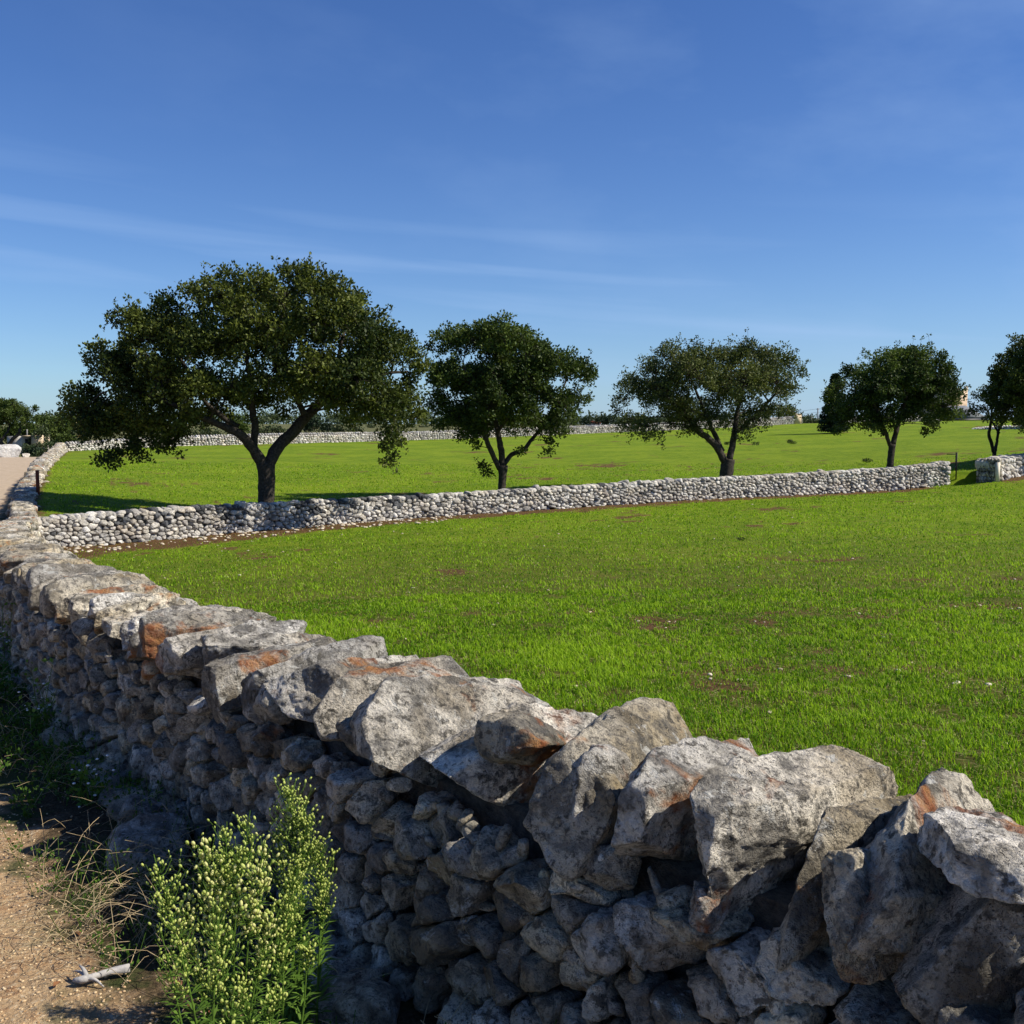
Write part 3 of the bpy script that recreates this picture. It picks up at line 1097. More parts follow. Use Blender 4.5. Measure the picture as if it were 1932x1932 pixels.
# ---- the wall across the field
MTOP = [(60, 978, 26.9), (170, 969, 28.0), (330, 957, 29.6), (500, 949, 31.5), (750, 937, 34.2), (1000, 922, 37.0), (1300, 904, 40.5), (1500, 894, 43.0), (1700, 881, 45.2), (1790, 871, 46.2)]
W2 = Wall(MID_C, [tuple(P(*m)) for m in MTOP], 0.55, 0.06)
wall2 = thing('dry_stone_wall', 'pale dry stone wall of rounded stones crossing the green field in front of the oak trees', 'wall', (0, 0, 0))
W2.core(0.14, wall2, M['pale_core'])
rng = np.random.RandomState(4)
items = stone_face(W2, 1, 0.175, 0.105, 0.12, rng, lod=0)
items += stone_face(W2, -1, 0.33, 0.24, 0.12, rng, lod=1)
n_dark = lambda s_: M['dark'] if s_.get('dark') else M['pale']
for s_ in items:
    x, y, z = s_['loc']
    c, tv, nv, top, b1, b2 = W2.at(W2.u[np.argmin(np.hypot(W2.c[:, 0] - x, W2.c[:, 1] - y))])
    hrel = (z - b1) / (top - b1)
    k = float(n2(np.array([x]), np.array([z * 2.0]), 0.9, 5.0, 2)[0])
    s_['dark'] = (-11.6 < x < -3.5 and hrel > 0.62 + 0.03 * (x + 8) + 0.35 * k and rng.rand() < 0.30) or (s_['v'].size and rng.rand() < 0.015)  # upper left stones darkened to paint the oak crown's shade; strays at random
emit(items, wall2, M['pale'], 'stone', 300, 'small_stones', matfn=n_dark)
mc = []
u = 0.1
while u < W2.L - 0.1:
    wd = rng.uniform(.15, .30)
    hh = rng.uniform(.07, .13)
    c, tv, nv, top, *_ = W2.at(u + wd / 2)
    tl = rotm(rng.normal(size=3), rng.uniform(-.2, .2))
    big = rng.rand() < 0.06
    it = rock_item(np.array([*(c + nv[:2] * rng.uniform(.0, .08)), top - hh + rng.uniform(-.015, .03) + (.05 if big else 0)]), (wd * .55, .26, hh * (1.25 if big else 1)), rng, tv, nv, level=2, tilt=tl, cuts=7)
    it['dark'] = (-11.6 < c[0] < -2.5 and rng.rand() < 0.4) or (-2.5 < c[0] < 9 and rng.rand() < 0.15)  # left caps darkened likewise, the crown's shade put into their colour
    mc.append(it)
    u += wd * .93
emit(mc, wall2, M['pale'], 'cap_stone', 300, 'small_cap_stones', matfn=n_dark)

# end piers facing the gap
def pier(w, u_, parent, side_dir, rng, mat, ncol=4, thick=0.6, capz=0.0):
    c, tv, nv, top, b1, b2 = w.at(u_)
    z = min(b1, b2) - 0.05
    its = []
    while z < top - 0.05:
        hh = rng.uniform(.07, .12)
        off = -thick / 2
        while off < thick / 2:
            ww = rng.uniform(.10, .18)
            it = rock_item(np.array([*(c + tv[:2] * side_dir * rng.uniform(-.05, .02) + nv[:2] * (off + ww / 2)), z + hh]), (.13, ww * .55, hh * 1.02), rng, tv, nv, level=2, cuts=7)
            its.append(it)
            off += ww
        z += hh * 1.9
    emit(its, parent, mat, 'end_stone', 60, 'small_end_stones', min_px=0.5)


pier(W2, W2.L - 0.08, wall2, 1, rng, M['pale'])

# ---- the wall right of the gap
RC = [(RW[0][0], RW[0][1] + 0.45)] + [(p_[0] - 0.05, p_[1] + 0.40) for p_ in RW[1:]]
W3 = Wall(RC, [tuple(P(1872, 867, 44.6)), tuple(P(1932, 858, 47.6)), tuple(P(2060, 846, 54.0)), tuple(P(2250, 838, 66))], 0.85, 0.03)
wall3 = thing('dry_stone_wall', 'short stretch of pale dry stone wall with a dark shaded end, right of the gap at the picture edge', 'wall', (0, 0, 0))
W3.core(0.14, wall3, M['pale_core'])
items = stone_face(W3, 1, 0.26, 0.18, 0.10, rng) + stone_face(W3, -1, 0.35, 0.25, 0.10, rng, lod=1)
emit(items, wall3, M['pale'], 'stone', 300, 'small_stones')
mc = []
u = 0.05
while u < W3.L:
    wd = rng.uniform(.18, .36)
    c, tv, nv, top, *_ = W3.at(u + wd / 2)
    for off in (-.24, .2):
        hh = rng.uniform(.07, .12)
        mc.append(rock_item(np.array([*(c + nv[:2] * off), top - hh + rng.uniform(-.04, .03)]), (wd * .55, .24, hh), rng, tv, nv, level=2, tilt=rotm(rng.normal(size=3), rng.uniform(-.2, .2)), cuts=7))
    u += wd
emit(mc, wall3, M['pale'], 'cap_stone', 200, 'small_cap_stones')
pier(W3, 0.0, wall3, -1, rng, M['body'], thick=0.95)  # darker stone than the faces: this end's shade put into colour, plus grey lichen
cq = P(1873, 908, 44.62)
bb = Batch()
box(bb, (.10, -.06, 0), (.26, .07, .86))
link('corner_post', bb.mesh('corner_post', [M['cream']], False), wall3, (cq[0] + .02, cq[1], cq[2] - .02))

# ---- far boundary wall
def far_wall(base, tophs, label, rng, name='dry_stone_wall'):
    ctr = [(q[0], q[1] + .3) for q in base]
    w = Wall(ctr, [(c_[0], c_[1], b_[2] + h_) for c_, b_, h_ in zip(ctr, base, tophs)], 0.55, 0.04)
    o = thing(name, label, 'wall', (0, 0, 0))
    w.core(0.18, o, M['pale_core'], 0.08)
    S = Batch()
    K = Batch()
    H = float(np.mean(w.top - w.base[1]))
    z = 0.05
    while z < H - 0.16:
        u_ = rng.uniform(0, .2)
        while u_ < w.L:
            ww = rng.uniform(.14, .34)
            c, tv, nv, top, b1, b2 = w.at(u_)
            if b1 + z < top - .14:
                v, f = ICO[1] if c[1] < 100 else ICO[0]
                v = facet(v * 1.0, rng, 3, .6, .9)
                v = v * np.array([ww * .56, .14, .095 * rng.uniform(.8, 1.25)])
                v = v @ rotm(rng.normal(size=3), rng.uniform(-.3, .3)).T
                Wv = v[:, 0:1] * tv + v[:, 1:2] * nv + v[:, 2:3] * np.array([0, 0, 1.])
                S.add(Wv + np.array([*(c + nv[:2] * (w.th / 2 - .06 + rng.uniform(-.03, .03))), b1 + z + rng.uniform(-.03, .03)]), f[:, ::-1], None, rng.rand())
            u_ += ww * 1.05
        z += .155
    u_ = 0
    while u_ < w.L:
        c, tv, nv, top, b1, b2 = w.at(u_)
        v, f = ICO[1]
        v = facet(v * 1.0, rng, 4, .6, .9)
        hh = rng.uniform(.12, .2)
        v = (v * np.array([.09, .27, hh])) @ rotm(np.array([0, 1., 0]), rng.uniform(-.4, .5)).T
        Wv = v[:, 0:1] * tv + v[:, 1:2] * nv + v[:, 2:3] * np.array([0, 0, 1.])
        K.add(Wv + np.array([*c, top - hh * .8]), f[:, ::-1], None, rng.rand())
        u_ += rng.uniform(.2, .3)
    tag(link('small_stones', S.mesh('small_stones', [M['pale']]), o), kind='stuff')
    tag(link('cap_stones', K.mesh('cap_stones', [M['pale']]), o), kind='stuff')
    return w, o


rng = np.random.RandomState(9)
W4, wall4 = far_wall(FARB, [.76, .90, .98, .90, .92, .92, 1.0, 1.0], 'distant pale dry stone wall bounding the back of the field behind the trees', rng)
W5, wall5 = far_wall(FARC, [.75, .8, .8, .7], 'short distant stone wall continuing past the field entrance behind the rightmost full oak', rng)
ep = P(1505, 799, 131.6)
bb = Batch()
box(bb, (-.45, -.3, -.1), (.45, .35, 1.28), rot=.1)
link('end_pier', bb.mesh('end_pier', [M['block']], False), wall4, (ep[0], ep[1] + .3, ep[2]))

# ------------------------------------------------------------------ trees
def leaves(b, cen, rad, n, ls, rng, tint0=0.5, droop=0.0, flat=0.8):
    """n rhombic leaves in a ball around cen"""
    d = rng.normal(size=(n, 3))
    d /= np.linalg.norm(d, axis=1)[:, None]
    r = rad * np.power(rng.rand(n), 0.45)
    p_ = cen + d * r[:, None] * np.array([1, 1, flat])
    ax = d * 0.6 + rng.normal(size=(n, 3)) * 0.55 + np.array([0, 0, 0.25 - droop])
    ax /= np.linalg.norm(ax, axis=1)[:, None]
    sd_ = np.cross(ax, rng.normal(size=(n, 3)))
    sd_ /= np.linalg.norm(sd_, axis=1)[:, None] + 1e-9
    L = ls * rng.uniform(.7, 1.3, n)[:, None]
    W_ = L * 0.30
    nrm = np.cross(ax, sd_)
    v = np.stack([p_, p_ + ax * L * .5 + sd_ * W_ + nrm * L * .08, p_ + ax * L, p_ + ax * L * .5 - sd_ * W_ + nrm * L * .08], 1).reshape(-1, 3)
    i = np.arange(n) * 4
    q = np.stack([i, i + 1, i + 2, i + 3], 1)
    tt = np.clip(tint0 + rng.normal(size=n) * 0.17, 0, 0.88)
    b.add(v, None, q, np.repeat(tt, 4))
    return p_


def make_tree(name, label, px0, Y, lobes, limbs, trunk, rng, leafm, dens=1.0, ls=0.11, depth=0.8, group=None, cx=None, half=None, old=0.02, airy=0.0, cat='tree', copies=1, seed=0):
    """limbs: list of [ (px,py,width px), ... ] ; trunk same; lobes: (px,py,r px)"""
    s_ = Y / F
    xb = P(px0, 900, Y)[0]
    zb = gz(xb, Y)
    root = thing(name, label, cat, (xb, Y, zb), group)
    O = np.array([xb, Y, zb])
    cx = px0 if cx is None else cx
    half = half or max(abs(l[0] - cx) + l[2] for l in lobes)
    # trunk
    tb = Batch()
    tp = [P(a, b_, Y) for a, b_, w_ in trunk]
    tp[0] = np.array([tp[0][0], Y, min(zb - 0.15, tp[0][2])])
    n = 14
    cp = curve_pts(tp, n)
    wr = np.interp(np.linspace(0, 1, n), np.linspace(0, 1, len(trunk)), [w_ * s_ / 2 for *_, w_ in trunk])
    wr[0] *= 1.35
    wr[1] *= 1.12
    tube(tb, cp, wr, 12, wob=0.07, seed=seed)
    link('trunk', tb.mesh('trunk', [M['bark']], True, O), root)
    limb_pts = []
    for k, lm in enumerate(limbs):
        dd = (k % 3 - 1) * 0.6 if len(limbs) > 1 else 0
        pts = []
        for j, (a, b_, w_) in enumerate(lm):
            q = P(a, b_, Y)
            q[1] += dd * j / max(1, len(lm) - 1) * (len(lm) * .4)
            pts.append(q)
        n = 4 * len(lm)
        cp = curve_pts(pts, n)
        cp = cp + np.cumsum(rng.normal(size=cp.shape), axis=0) * s_ * 0.5
        wr = np.interp(np.linspace(0, 1, n), np.linspace(0, 1, len(lm)), [w_ * s_ / 2 for *_, w_ in lm])
        lb = Batch()
        tube(lb, cp, wr, 9, wob=0.10, seed=seed + k)
        link('limb', lb.mesh('limb', [M['bark']], True, O), root)
        for q, r_ in zip(cp[2:], wr[2:]):
            limb_pts.append((q, r_))
    LP = np.array([q for q, _ in limb_pts])
    LR = np.array([r_ for _, r_ in limb_pts])
    fol = Batch()
    tw = Batch()
    for (lx, ly, lr) in sorted(lobes, key=lambda q_: -q_[2]):
        rel = min(0.97, abs(lx - cx) / half)
        dy = math.sqrt(1 - rel * rel) * half * s_ * depth
        small = lr < 22
        offs = [0.0] if small else ([-dy * .62, 0.0, dy * .62] if lr >= 40 else [-dy * .5, dy * .5] if rel < .75 else [0.0])
        for o_ in offs:
            o_ = o_ + rng.uniform(-.25, .25) * (0 if small else 1)
            c0 = P(lx, ly, Y)
            c0[1] += o_
            c0[2] -= .20
            r = lr * s_ * rng.uniform(.82, 1.1)
            c0 += rng.normal(size=3) * r * 0.12
            j = np.argmin(np.linalg.norm(LP - c0, axis=1) + np.maximum(0, LP[:, 2] - c0[2]) * 1.5)
            a = LP[j]
            mid = (a + c0) / 2 + np.array([0, 0, .10 * np.linalg.norm(c0 - a)]) + rng.normal(size=3) * .08
            cp = curve_pts([a, mid, c0], 7)
            r0 = min(LR[j] * .7, max(.02, lr * s_ * .055))
            tube(tw, cp, np.linspace(r0, r0 * .4, 7), 5, cap=False)
            if o_ == 0 or abs(o_) < .3 * dy or small:
                LP = np.vstack([LP, c0])
                LR = np.append(LR, r0 * .6)
            nsub = int(max(4, (r / 0.36) ** 2 * 6.0 * dens))
            lt = rng.uniform(.05, .80)
            for _ in range(nsub):
                d = rng.normal(size=3)
                d /= np.linalg.norm(d)
                if d[2] < -.8:
                    d[2] *= -.6
                rr = r * rng.uniform(.45, .95)
                sc0 = c0 + d * rr * np.array([1.0, 1.0, .97])
                sr = rng.uniform(.18, .34) * (1.0 if not small else .7)
                tube(tw, curve_pts([cp[-2], (cp[-1] + sc0) / 2 + rng.normal(size=3) * .05, sc0], 4), np.linspace(r0 * .38, .005, 4), 3, cap=False)
                nl = int(52 * (1 - airy) * (sr / .25) ** 2)
                leaves(fol, sc0, sr, nl, ls, rng, lt + rng.uniform(-.15, .15) + (.22 if rng.rand() < old * 4 else 0))
                if rng.rand() < .33:      # a stray twig beyond the clump
                    e = sc0 + (d + np.array([0, 0, .5 if d[2] > 0 else -.4])) * rng.uniform(.15, .38)
                    leaves(fol, e, .09, 9, ls * .9, rng, lt)
                    tube(tw, np.array([sc0, e]), .006, 3, cap=False)
    print(name, px0, 'leaves', fol.n // 4)
    tag(link('foliage', fol.mesh('foliage', [leafm], False, O), root), kind='stuff')
    tag(link('twigs', tw.mesh('twigs', [M['bark']], True, O), root), kind='stuff')
    return root


G_OAK = 'field oaks in a row behind the wall'
T1 = [(178, 772, 44), (140, 742, 26), (160, 730, 22), (205, 800, 42), (232, 845, 26), (215, 862, 13), (250, 800, 36), (300, 825, 30), (245, 690, 44), (208, 655, 30), (232, 645, 18), (290, 610, 40), (262, 592, 24), (300, 560, 17), (330, 640, 50), (350, 590, 38),
      (398, 555, 34), (385, 530, 17), (420, 520, 19), (421, 505, 10), (455, 570, 44), (480, 535, 26), (515, 545, 40), (560, 525, 30), (600, 532, 34), (645, 548, 38), (668, 585, 42), (612, 600, 52), (540, 615, 52),
      (470, 640, 50), (400, 640, 50), (350, 700, 50), (290, 735, 44), (700, 640, 42), (712, 578, 14), (722, 600, 20), (745, 640, 34), (775, 668, 30), (790, 650, 15), (795, 690, 20), (690, 700, 52), (620, 690, 50), (548, 700, 46), (480, 720, 40), (770, 725, 38), (740, 765, 44), (790, 775, 24), (690, 765, 34), (640, 745, 30),
      (590, 735, 24), (420, 735, 40), (350, 775, 34), (395, 775, 22), (550, 760, 20), (528, 770, 16), (480, 770, 18), (735, 815, 24), (728, 838, 16), (742, 850, 12), (728, 862, 8), (310, 790, 30), (655, 790, 14)]
make_tree('oak_tree', 'largest dark oak with a broad spreading crown, its trunk forking low at left', 501, 32.9, T1,
          [[(500, 880, 22), (482, 845, 20), (465, 820, 17), (435, 802, 14), (400, 786, 11), (362, 766, 9), (300, 740, 6), (240, 720, 4)],
           [(479, 846, 14), (482, 805, 14), (479, 775, 13), (478, 735, 10), (470, 680, 7), (460, 600, 4)],
           [(505, 882, 24), (522, 842, 24), (548, 815, 22), (572, 785, 20), (600, 758, 16), (650, 728, 11), (710, 705, 7), (760, 700, 4)],
           [(448, 806, 11), (424, 786, 10), (396, 756, 8), (370, 700, 6), (330, 640, 4)],
           [(575, 782, 13), (560, 750, 11), (545, 700, 9), (530, 620, 6), (540, 560, 4)],
           [(600, 758, 10), (612, 730, 9), (630, 660, 7), (640, 590, 4)]],
          [(502, 985, 33), (502, 950, 31), (503, 905, 31), (502, 874, 36)], np.random.RandomState(31), M['oak'], dens=0.95, ls=0.115, depth=.55, group=G_OAK, cx=480, seed=1)
T2 = [(845, 700, 40), (852, 640, 30), (830, 650, 20), (822, 625, 8), (828, 758, 36), (860, 775, 38), (895, 632, 34), (868, 615, 16), (930, 622, 26), (958, 618, 24), (945, 650, 40), (985, 640, 32), (1003, 622, 14), (1012, 668, 40), (1055, 680, 32), (1082, 692, 30), (1108, 708, 20), (1118, 695, 10), (1095, 735, 28), (1062, 760, 36),
      (1045, 795, 26), (1070, 805, 14), (1000, 725, 50), (940, 705, 50), (888, 712, 46), (880, 790, 36), (930, 765, 42), (990, 775, 34), (1040, 828, 12), (1038, 845, 9), (915, 872, 9), (922, 885, 7), (905, 810, 22), (975, 800, 20), (832, 800, 20), (985, 840, 9), (900, 835, 10), (1010, 805, 20)]
make_tree('oak_tree', 'round-crowned oak second from left, its slim trunk splitting into three limbs', 948, 40.0, T2,
          [[(943, 885, 10), (927, 855, 10), (918, 830, 9), (914, 800, 8), (900, 750, 5), (880, 690, 3)],
           [(949, 880, 12), (944, 845, 12), (938, 815, 10), (932, 780, 8), (935, 720, 6), (940, 650, 3)],
           [(951, 876, 9), (963, 860, 9), (986, 849, 8), (1000, 830, 7), (1022, 803, 6), (1050, 750, 4), (1070, 710, 3)],
           [(938, 818, 7), (955, 790, 7), (985, 750, 5), (1000, 690, 3)]],
          [(947, 960, 18), (947, 925, 15), (948, 900, 15), (949, 878, 19)], np.random.RandomState(32), M['oak2'], dens=0.92, ls=0.115, depth=.75, group=G_OAK, cx=965, seed=20)
T3 = [(1172, 748, 20), (1160, 770, 12), (1200, 722, 32), (1232, 682, 28), (1262, 658, 24), (1295, 660, 26), (1245, 735, 46), (1300, 705, 46), (1285, 765, 40), (1205, 790, 30), (1188, 800, 12), (1225, 815, 18), (1250, 822, 12), (1340, 685, 36), (1372, 660, 24), (1405, 665, 32), (1442, 668, 30), (1470, 685, 28), (1505, 688, 14), (1515, 700, 8),
      (1440, 715, 46), (1380, 725, 50), (1488, 735, 26), (1495, 760, 20), (1450, 768, 26), (1405, 785, 28), (1340, 775, 34), (1305, 800, 22), (1395, 825, 14), (1408, 812, 14), (1270, 800, 20)]
make_tree('almond_tree', 'wide feathery-edged tree with a thick leaning trunk, third from the left along the wall', 1371, 43.5, T3,
          [[(1368, 872, 14), (1346, 836, 13), (1316, 813, 11), (1298, 794, 9), (1270, 765, 6), (1230, 740, 4)],
           [(1364, 852, 10), (1350, 822, 9), (1334, 788, 7), (1310, 730, 4)],
           [(1376, 868, 13), (1386, 828, 12), (1396, 790, 9), (1410, 740, 6), (1430, 690, 4)],
           [(1390, 815, 8), (1420, 785, 7), (1460, 740, 4)]],
          [(1370, 930, 30), (1370, 905, 26), (1372, 880, 25), (1374, 866, 26)], np.random.RandomState(33), M['almond'], dens=0.95, ls=0.10, depth=.7, group=G_OAK, cx=1340, airy=0.22, seed=40)
T4 = [(1568, 742, 16), (1585, 722, 22), (1600, 758, 28), (1588, 790, 18), (1625, 790, 22), (1582, 806, 8), (1642, 742, 42), (1622, 702, 28), (1665, 682, 28), (1702, 672, 26), (1732, 672, 28), (1762, 692, 26), (1785, 712, 20), (1800, 728, 12), (1755, 730, 40), (1702, 720, 46), (1722, 770, 32), (1772, 765, 28), (1752, 792, 16), (1745, 808, 8),
      (1665, 778, 28), (1790, 778, 14), (1640, 790, 16)]
make_tree('oak_tree', 'fourth tree along the wall, a round dark oak in front of a conifer', 1681, 48.0, T4,
          [[(1680, 842, 7), (1668, 820, 7), (1655, 795, 6), (1635, 755, 4), (1620, 710, 3)],
           [(1684, 838, 10), (1692, 812, 9), (1698, 790, 8), (1710, 740, 5), (1715, 690, 3)],
           [(1668, 822, 5), (1664, 798, 5), (1668, 750, 3)],
           [(1690, 818, 6), (1679, 802, 5), (1672, 780, 4)],
           [(1698, 792, 6), (1725, 765, 5), (1755, 735, 3)]],
          [(1678, 905, 17), (1679, 884, 13), (1681, 860, 12), (1684, 838, 13)], np.random.RandomState(34), M['oak2'], dens=0.85, ls=0.12, depth=.8, group=G_OAK, cx=1685, seed=60)
T5 = [(1838, 742, 13), (1858, 737, 17), (1848, 765, 17), (1872, 758, 20), (1835, 770, 9), (1862, 785, 12), (1885, 785, 12)]
make_tree('young_tree', 'smallest slender tree with two thin curving stems, just behind the wall right of the gap', 1876, 52.0, T5,
          [[(1875, 852, 6), (1866, 836, 6), (1856, 817, 6), (1854, 800, 5), (1852, 770, 3)],
           [(1877, 850, 6), (1882, 830, 5), (1886, 815, 5), (1900, 795, 4)],
           [(1885, 818, 4), (1878, 798, 3), (1872, 770, 2)]],
          [(1876, 872, 8), (1876, 860, 7), (1876, 850, 8)], np.random.RandomState(35), M['almond'], dens=1.0, ls=0.11, depth=.8, group=G_OAK, seed=80)
T6 = [(1928, 670, 26), (1912, 690, 24), (1905, 715, 26), (1900, 740, 28), (1935, 735, 42), (1888, 765, 20), (1915, 780, 26), (1960, 690, 55), (1985, 760, 55), (2000, 680, 55), (1940, 800, 18), (1960, 640, 34), (2020, 640, 40), (2050, 720, 50), (2060, 660, 40), (2060, 780, 40), (2000, 810, 30), (1925, 652, 14)]
make_tree('oak_tree', 'very dark oak cut off by the right edge of the picture', 1985, 49.5, T6,
          [[(1985, 850, 14), (1965, 820, 12), (1940, 790, 9), (1915, 750, 5)], [(1985, 850, 14), (1995, 800, 12), (2000, 740, 8), (1990, 690, 4)], [(1988, 845, 10), (2030, 790, 8), (2050, 720, 4)]],
          [(1985, 890, 22), (1985, 870, 20), (1985, 848, 22)], np.random.RandomState(36), M['oak'], dens=1.0, ls=0.12, depth=.8, group=G_OAK, seed=100)


def bush(name, label, blobs, Y, rng, mat, ls=.2, dens=1.0, group=None, cat='bush', trunk=True, depth=.6, base=None, nleaf=34):
    s_ = Y / F
    px0 = sum(b_[0] * b_[2] for b_ in blobs) / sum(b_[2] for b_ in blobs)
    q = P(px0, 850, Y)
    zb = gz(q[0], Y) if base is None else base
    O = np.array([q[0], Y, zb])
    root = thing(name, label, cat, O, group)
    fol = Batch()
    tw = Batch()
    for (lx, ly, lr) in blobs:
        c0 = P(lx, ly, Y)
        r = lr * s_
        n = int(max(5, 13 * dens * (r / (ls * 3.2)) ** 2))
        n = min(int(n * 1.5), 200)
        for _ in range(n):
            d = rng.normal(size=3)
            d /= np.linalg.norm(d)
            k = rng.uniform(.35, 1.03)
            sc0 = c0 + d * r * k * np.array([1, depth * 1.4, 1])
            if sc0[2] < zb:
                sc0[2] = zb + .1
            leaves(fol, sc0, ls * 2.0, nleaf, ls, rng, rng.uniform(.2, .7))
        tube(tw, curve_pts([O + [rng.uniform(-.2, .2), 0, -.2], (O + c0) / 2 + [0, 0, -.1], c0], 6), np.linspace(max(.05, r * .07), .03, 6), 6, cap=False)
    tag(link('foliage', fol.mesh('foliage', [mat], False, O), root), kind='stuff')
    link('trunk', tw.mesh('trunk', [M['bark']], True, O), root)
    return root


# ------------------------------------------------------------------ left background
rb = np.random.RandomState(50)
LT = [(18, 770, 22), (0, 775, 26), (35, 785, 20), (50, 795, 18), (10, 795, 18), (62, 770, 9), (70, 768, 6), (-25, 780, 30), (20, 755, 10), (65, 790, 10), (45, 772, 10)]
make_tree('olive_tree', 'grey-green olive tree with dark bending limbs beyond the road at the left edge', 12, 108.0, LT,
          [[(12, 845, 8), (4, 830, 7), (-4, 815, 6), (-10, 790, 4)], [(14, 842, 7), (24, 828, 7), (36, 818, 6), (38, 805, 4)], [(4, 830, 4), (12, 815, 4), (14, 800, 3)]],
          [(12, 862, 11), (12, 850, 9), (13, 842, 9)], rb, M['shrub'], dens=.5, ls=.17, depth=.7, cx=15, seed=200)
G_BUSH = 'trees and bushes beyond the end of the road'
bush('bush', 'rounded green bush behind the tan block structure beyond the road', [(100, 812, 20), (88, 822, 16), (118, 808, 14), (112, 825, 15)], 118, rb, M['shrub'], ls=.26, group=G_BUSH)
bush('bush', 'brownish green bush between the block structure and the rounded bush', [(80, 818, 13), (72, 826, 11), (92, 835, 9)], 112, rb, M['far_green'], ls=.24, group=G_BUSH)
bush('tree', 'dark tree crown rising behind the bushes beyond the road', [(78, 796, 12), (92, 800, 11), (110, 797, 12), (128, 796, 14), (145, 800, 18), (165, 800, 20), (185, 815, 18)], 170, rb, M['oak2'], ls=.34, group=G_BUSH, cat='tree')
bush('bush', 'bright green low shrub beside the far corner of the roadside wall', [(120, 828, 11), (132, 830, 11), (112, 836, 8)], 92, rb, M['shrub'], ls=.18, group=G_BUSH)
bush('bush', 'very dark rounded bush at the road end', [(58, 858, 10), (68, 856, 10), (50, 862, 8)], 95, rb, M['pine'], ls=.17, group=G_BUSH)
bush('bush', 'blue-green low bush touching the roadside wall at the road end', [(80, 858, 8), (90, 860, 8), (72, 862, 7)], 92, rb, M['far_green'], ls=.16, group=G_BUSH)
bush('bush', 'scrubby grey-green growth below the block structure', [(60, 845, 8), (75, 843, 8), (90, 842, 8), (105, 842, 8), (45, 846, 7)], 100, rb, M['far_green'], ls=.16, dens=.7, group=G_BUSH)


def boulder(name, label, cat, px_, py_, Y, ext, rng, mat, group=None, lvl=3, **kw):
    q = P(px_, py_, Y)
    v, f = cap_rock(ext, lvl, rng, **kw)
    o = link(name, mesh_np(name, v, f, [mat], True, {'tint': np.full(len(v), rng.rand())}), None, q)
    return tag(o, label, cat, group)


boulder('boulder', 'big pale flat-topped rock mass at the left edge beside the road', 'rock', 8, 853, 84, (1.55, .8, .62), rb, M['pale'], k=6, cuts=8)
boulder('boulder', 'low grey rock beside the big pale rock mass at the road edge', 'rock', 49, 861, 84, (.30, .3, .25), rb, M['pale'])
boulder('boulder', 'white rock heap among bushes above the road end', 'rock', 104, 852, 96, (.45, .4, .28), rb, M['pale'])
boulder('boulder', 'small white rock in the scrub right of the tan block', 'rock', 87, 845, 103, (.35, .3, .2), rb, M['pale'])
boulder('boulder', 'white rock in the scrub left of the bright green shrub', 'rock', 128, 843, 100, (.4, .3, .25), rb, M['pale'])


def block_building(name, label, cat, parts, group=None):
    """parts: (part name, px0, px1, py_top, py_bot, Y, depth, material, kind)"""
    p0 = parts[0]
    O = P((p0[1] + p0[2]) / 2, p0[4], p0[5])
    root = thing(name, label, cat, O, group)
    for (pn, a, c_, t_, b_, Y, dp, m, kd) in parts:
        A, B = P(a, b_, Y), P(c_, t_, Y)
        bb = Batch()
        if kd == 'box':
            box(bb, (A[0], Y, A[2] - (.6 if pn == 'wall' else 0)), (B[0], Y + dp, B[2]))
        elif kd == 'gable':
            x0, x1, z0, z1 = A[0], B[0], A[2], B[2]
            xm = (x0 + x1) / 2
            v = [[x0, Y, z0], [x1, Y, z0], [xm, Y, z1], [x0, Y + dp, z0], [x1, Y + dp, z0], [xm, Y + dp, z1]]
            bb.add(v, [[0, 1, 2], [3, 5, 4]], [[0, 3, 4, 1], [1, 4, 5, 2], [2, 5, 3, 0]])
        elif kd == 'cone':
            x0, x1, z0, z1 = A[0], B[0], A[2], B[2]
            tube(bb, [((x0 + x1) / 2, Y + dp / 2, z0), ((x0 + x1) / 2, Y + dp / 2, z0 + (z1 - z0) * .6), ((x0 + x1) / 2, Y + dp / 2, z1)], [(x1 - x0) / 2, (x1 - x0) / 3, .03], 10)
        link(pn, bb.mesh(pn, [m], False, O), root)
    return root


block_building('stone_hut', 'ruined hut wall with a tan block corner among bushes at left beyond the road', 'hut',
               [('wall', 14, 60, 823, 852, 112, 3.0, M['pale'], 'box'), ('corner_block', 60, 81, 821, 852, 111.5, 1.6, M['block'], 'box'), ('doorway', 48, 58, 828, 848, 111.95, .3, M['void'], 'box'), ('wall_coping', 40, 60, 821.5, 824, 111.7, 1.5, M['block'], 'box')])
block_building('house', 'small bright yellow house with a pointed pinnacle glimpsed behind the oak crown at far left', 'house',
               [('wall', 141, 176, 822, 852, 150, 6, M['yellow'], 'box'), ('pinnacle', 141, 147, 790, 822, 149.5, .5, M['yellow'], 'cone'), ('parapet', 130, 150, 815, 818, 149.8, .5, M['yellow'], 'box'), ('window', 160, 166, 828, 838, 149.97, .1, M['void'], 'box')])
bush('hedge', 'dense dark green thicket behind the ruined hut at the left edge', [(-10, 815, 14), (15, 818, 13), (40, 815, 13), (62, 812, 12), (30, 806, 9)], 150, rb, M['oak2'], ls=.3, dens=1.6, group=G_BUSH, cat='hedge', nleaf=44)
bush('hedge', 'olive green thicket between the yellow house and the round bush', [(150, 822, 10), (165, 826, 10), (185, 822, 11), (205, 824, 10), (225, 823, 9), (250, 822, 9), (275, 823, 9)], 165, rb, M['far_green'], ls=.3, dens=1.6, group=G_BUSH, cat='hedge', nleaf=44)
